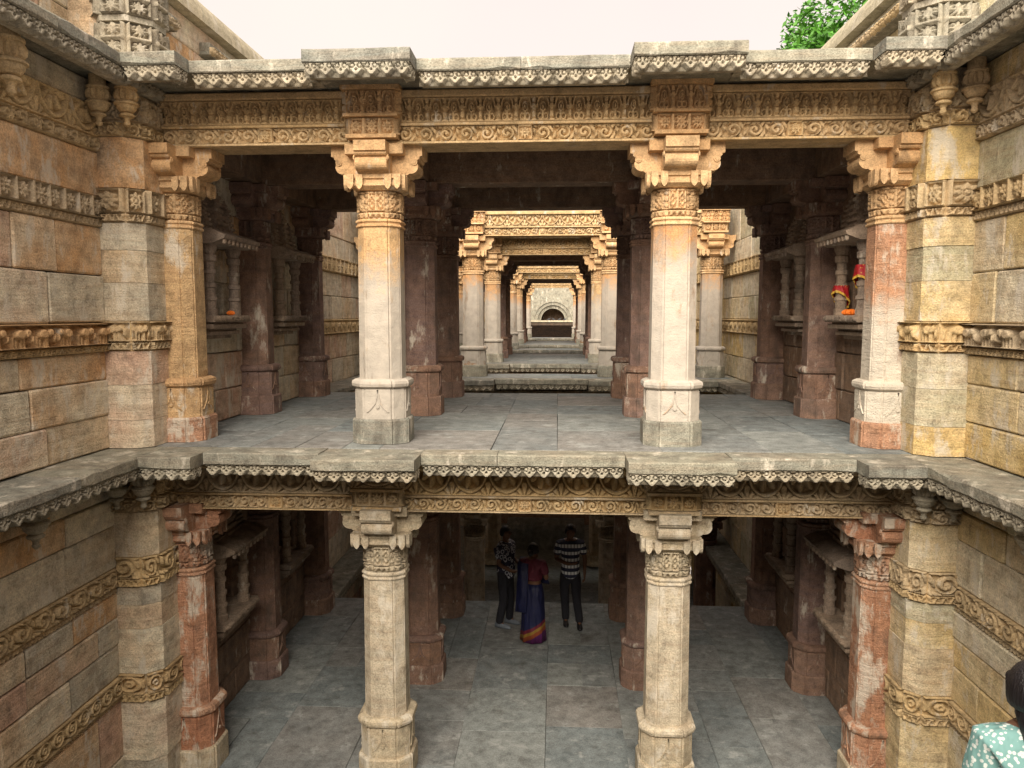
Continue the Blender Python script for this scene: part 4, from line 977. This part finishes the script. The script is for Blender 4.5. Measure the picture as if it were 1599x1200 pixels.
# woman in saree, back to viewer
p = person('person in dark blue saree with bright border, back to us, arms folded', -.02, 3.75, ZL)
f = (.35, .94); lg = (((-.08, .03, .48), (-.09, .0, .09)), ((.08, .02, .48), (.09, .04, .09)))
ar = (((-.24, .0, 1.12), (-.05, .2, 1.12), (.95, .2, .1)), ((.25, .0, 1.12), (.08, .22, 1.14), (-.95, .1, .1)))
T, k = body(p, f, ar, lg, 1.62); sleeve_shirt(p, T, k, 'maroon', [a_[0] for a_ in ar], 1.1, 'blouse'); shoes(p, T, f, lg, 'shoe_black')
rings = []
for (z, rx, ry, am) in ((.02, .23, .22, .05), (.25, .21, .20, .045), (.55, .20, .18, .03), (.8, .19, .165, .015), (.92, .175, .15, .008), (1.02, .15, .125, 0)):
    rings.append([tuple(Vector(T(rx * (1 + am * math.sin(9 * a_)) * math.cos(a_), ry * (1 + am * math.sin(9 * a_ + 1)) * math.sin(a_), z))) for a_ in np.linspace(0, 2 * math.pi, 48, endpoint=False)])
MB().loft(rings).build('saree_skirt', 'saree', p, True)
pl = []                         # pallu: band of cloth from right hip over the left shoulder and down the back
for (a_, b, z) in ((.16, .10, 1.0), (.05, .17, 1.2), (-.10, .13, 1.38), (-.15, 0, 1.45), (-.14, -.13, 1.36), (-.12, -.19, 1.1), (-.13, -.21, .8), (-.14, -.23, .55)):
    c_ = Vector(T(a_, b, z)); o1 = Vector(T(.10, 0, 0)) * 1.0; pl.append([tuple(c_ - o1), tuple(c_ + o1), tuple(c_ + o1 * .98 + Vector(T(0, -.012 if b < 0 else .012, .008))), tuple(c_ - o1 * .98 + Vector(T(0, -.012 if b < 0 else .012, .008)))])
MB().loft(pl).build('pallu', 'saree', p, True)
hc = T(0, .01, 1.605); hair_cap(p, hc, (*f, 0), .108); head_bits(p, hc, (*f, 0))
MB().lathe([(.01, .05), (.045, .03), (.055, 0), (.045, -.03), (.01, -.05)], 0, 0, 12).build('hair_bun', 'hair', p, True).location = Vector(T(0, -.12, 1.58))
# woman close at the right edge, walking down the stairs
p = person('person with black hair and white flowers in a teal printed kurta, at the right edge', 2.085, -5.85, -1.354)
f = (.1, .995); lg = (((-.09, .05, .48), (-.10, .0, .09)), ((.09, .02, .48), (.10, .06, .09)))
ar = (((-.23, -.02, 1.12), (-.22, .1, .9), (0, .4, -.9)), ((.23, -.02, 1.12), (.22, .1, .9), (0, .4, -.9)))
T, k = body(p, f, ar, lg, 1.50); sleeve_shirt(p, T, k, 'kurta', [a_[0] for a_ in ar], .55, 'kurta'); trousers(p, T, k, lg); shoes(p, T, f, lg, 'shoe_black')
hc = T(0, .01, 1.60); hair_cap(p, hc, (*f, 0), .112); head_bits(p, hc, (*f, 0))
MB().lathe([(.01, .08), (.05, .06), (.075, .02), (.075, -.03), (.05, -.075), (.012, -.1)], 0, 0, 20).build('hair_bun', 'hair', p, True).location = Vector(T(-.0, -.115, 1.555))
MB().loft([[tuple(Vector(T(rx * math.cos(a_), yc + ry * math.sin(a_), z))) for a_ in np.linspace(0, 2 * math.pi, 16, endpoint=False)] for (z, rx, ry, yc) in ((1.22, .03, .02, -.15), (1.30, .06, .035, -.145), (1.42, .085, .05, -.10), (1.52, .098, .08, -.04), (1.60, .09, .09, -.02))]).build('long_hair', 'hair', p, True)
m = MB(); rnd = random.Random(3)
for i in range(46):
    a_ = i / 46 * 2 * math.pi; c_ = Vector(T(.078 * math.cos(a_), -.10 - rnd.uniform(0, .02), 1.60 + .085 * math.sin(a_))); s_ = rnd.uniform(.009, .014)
    n0 = len(m.V); m.lathe([(.002, -s_), (s_, -s_ * .3), (s_ * .8, s_ * .5), (.002, s_)], 0, 0, 6, .25, 3); m.V[n0:] = [tuple(c_ + Vector(v)) for v in m.V[n0:]]
m.build('flower_garland', 'flower_white', p)

# ------------------------------------------------------------------ offerings in the shrines
def wrap_cloth(x, y, z0, z1, r, label, s):
    t = thing('red_cloth', label, 'cloth', (x, y, z0)); n = 28; rings = []
    for j in range(7):
        v = j / 6
        rings.append([(x + (r + .012 * math.sin(7 * a_ + 3 * v) + .02 * (1 - v)) * math.cos(a_), y + (r + .012 * math.sin(7 * a_ + 3 * v) + .02 * (1 - v)) * math.sin(a_), z0 + (z1 - z0) * v - (1 - v) * .10 * math.cos(a_ - .6)) for a_ in np.linspace(0, 2 * math.pi, n, endpoint=False)])
    m = MB().loft(rings, False); wpart('cloth', m, 'redcloth', t, True)
    m = MB().loft([[(q[0], q[1], q[2] - .03) for q in rings[0]], rings[0]], False); wpart('gold_fringe', m, plain('gold_fringe', (.7, .42, .06), .5), t)
wrap_cloth(SX - .17, 1.2 + .36, 1.64, 1.80, .085, 'red and gold cloth tied round the farther colonnette of the right shrine', 1)
wrap_cloth(SX - .17, 1.2 - .36, 1.80, 2.02, .09, 'red and gold cloth tied round the nearer colonnette of the right shrine', 1)
def marigold(x, y, z, r, label):
    m = MB(); rnd = random.Random(int(x * 100) + int(y * 50))
    m.lathe([(r * .5, 0), (r, r * .35, .12), (r * 1.05, r * .7, .15), (r * .8, r * 1.1, .15), (r * .4, r * 1.35, .1), (.004, r * 1.4)], 0, 0, 24, 0, 12)
    o = m.build('marigold', 'marigold', None); o.location = (x, y, z); tag(o, label, 'flower', 'marigolds offered on the shrine sills')
marigold(SX - .22, 1.05, 1.42, .055, 'orange marigold on the right shrine sill, nearer of two'); marigold(SX - .2, 1.25, 1.42, .055, 'orange marigold on the right shrine sill, farther of two')
marigold(-SX + .22, 1.32, 1.42, .045, 'single orange marigold on the left shrine sill')

# ------------------------------------------------------------------ groups of repeats
GROUPS = {'stone_column': 'free standing pillars of the stepwell', 'engaged_column': 'half-embedded wall pillars', 'stone_lintel': 'stone beams over the bays',
          'eave_cornice': 'eaves with carved drip', 'wall_ledge': 'side wall ledges', 'shrine_niche': 'shrine niches on the inner walls', 'corner_pilaster': 'corner pilasters of the court',
          'courtyard_wall': 'courtyard walls', 'shrine_wall': 'inner shrine walls', 'shaft_wall': 'shaft side walls', 'pavilion_roof': 'flat pavilion roofs', 'red_cloth': 'red cloths on the shrine',
          'lattice_turret': 'lattice turrets above the eave', 'parapet_wall': 'parapet walls', 'leafy_tree': 'trees beyond the parapet', 'frame_wall': 'masonry of the sunken level'}
for o in C.objects:
    if o.parent is None and 'label' in o.keys() and o.name.split('.')[0] in GROUPS: o['group'] = GROUPS[o.name.split('.')[0]]
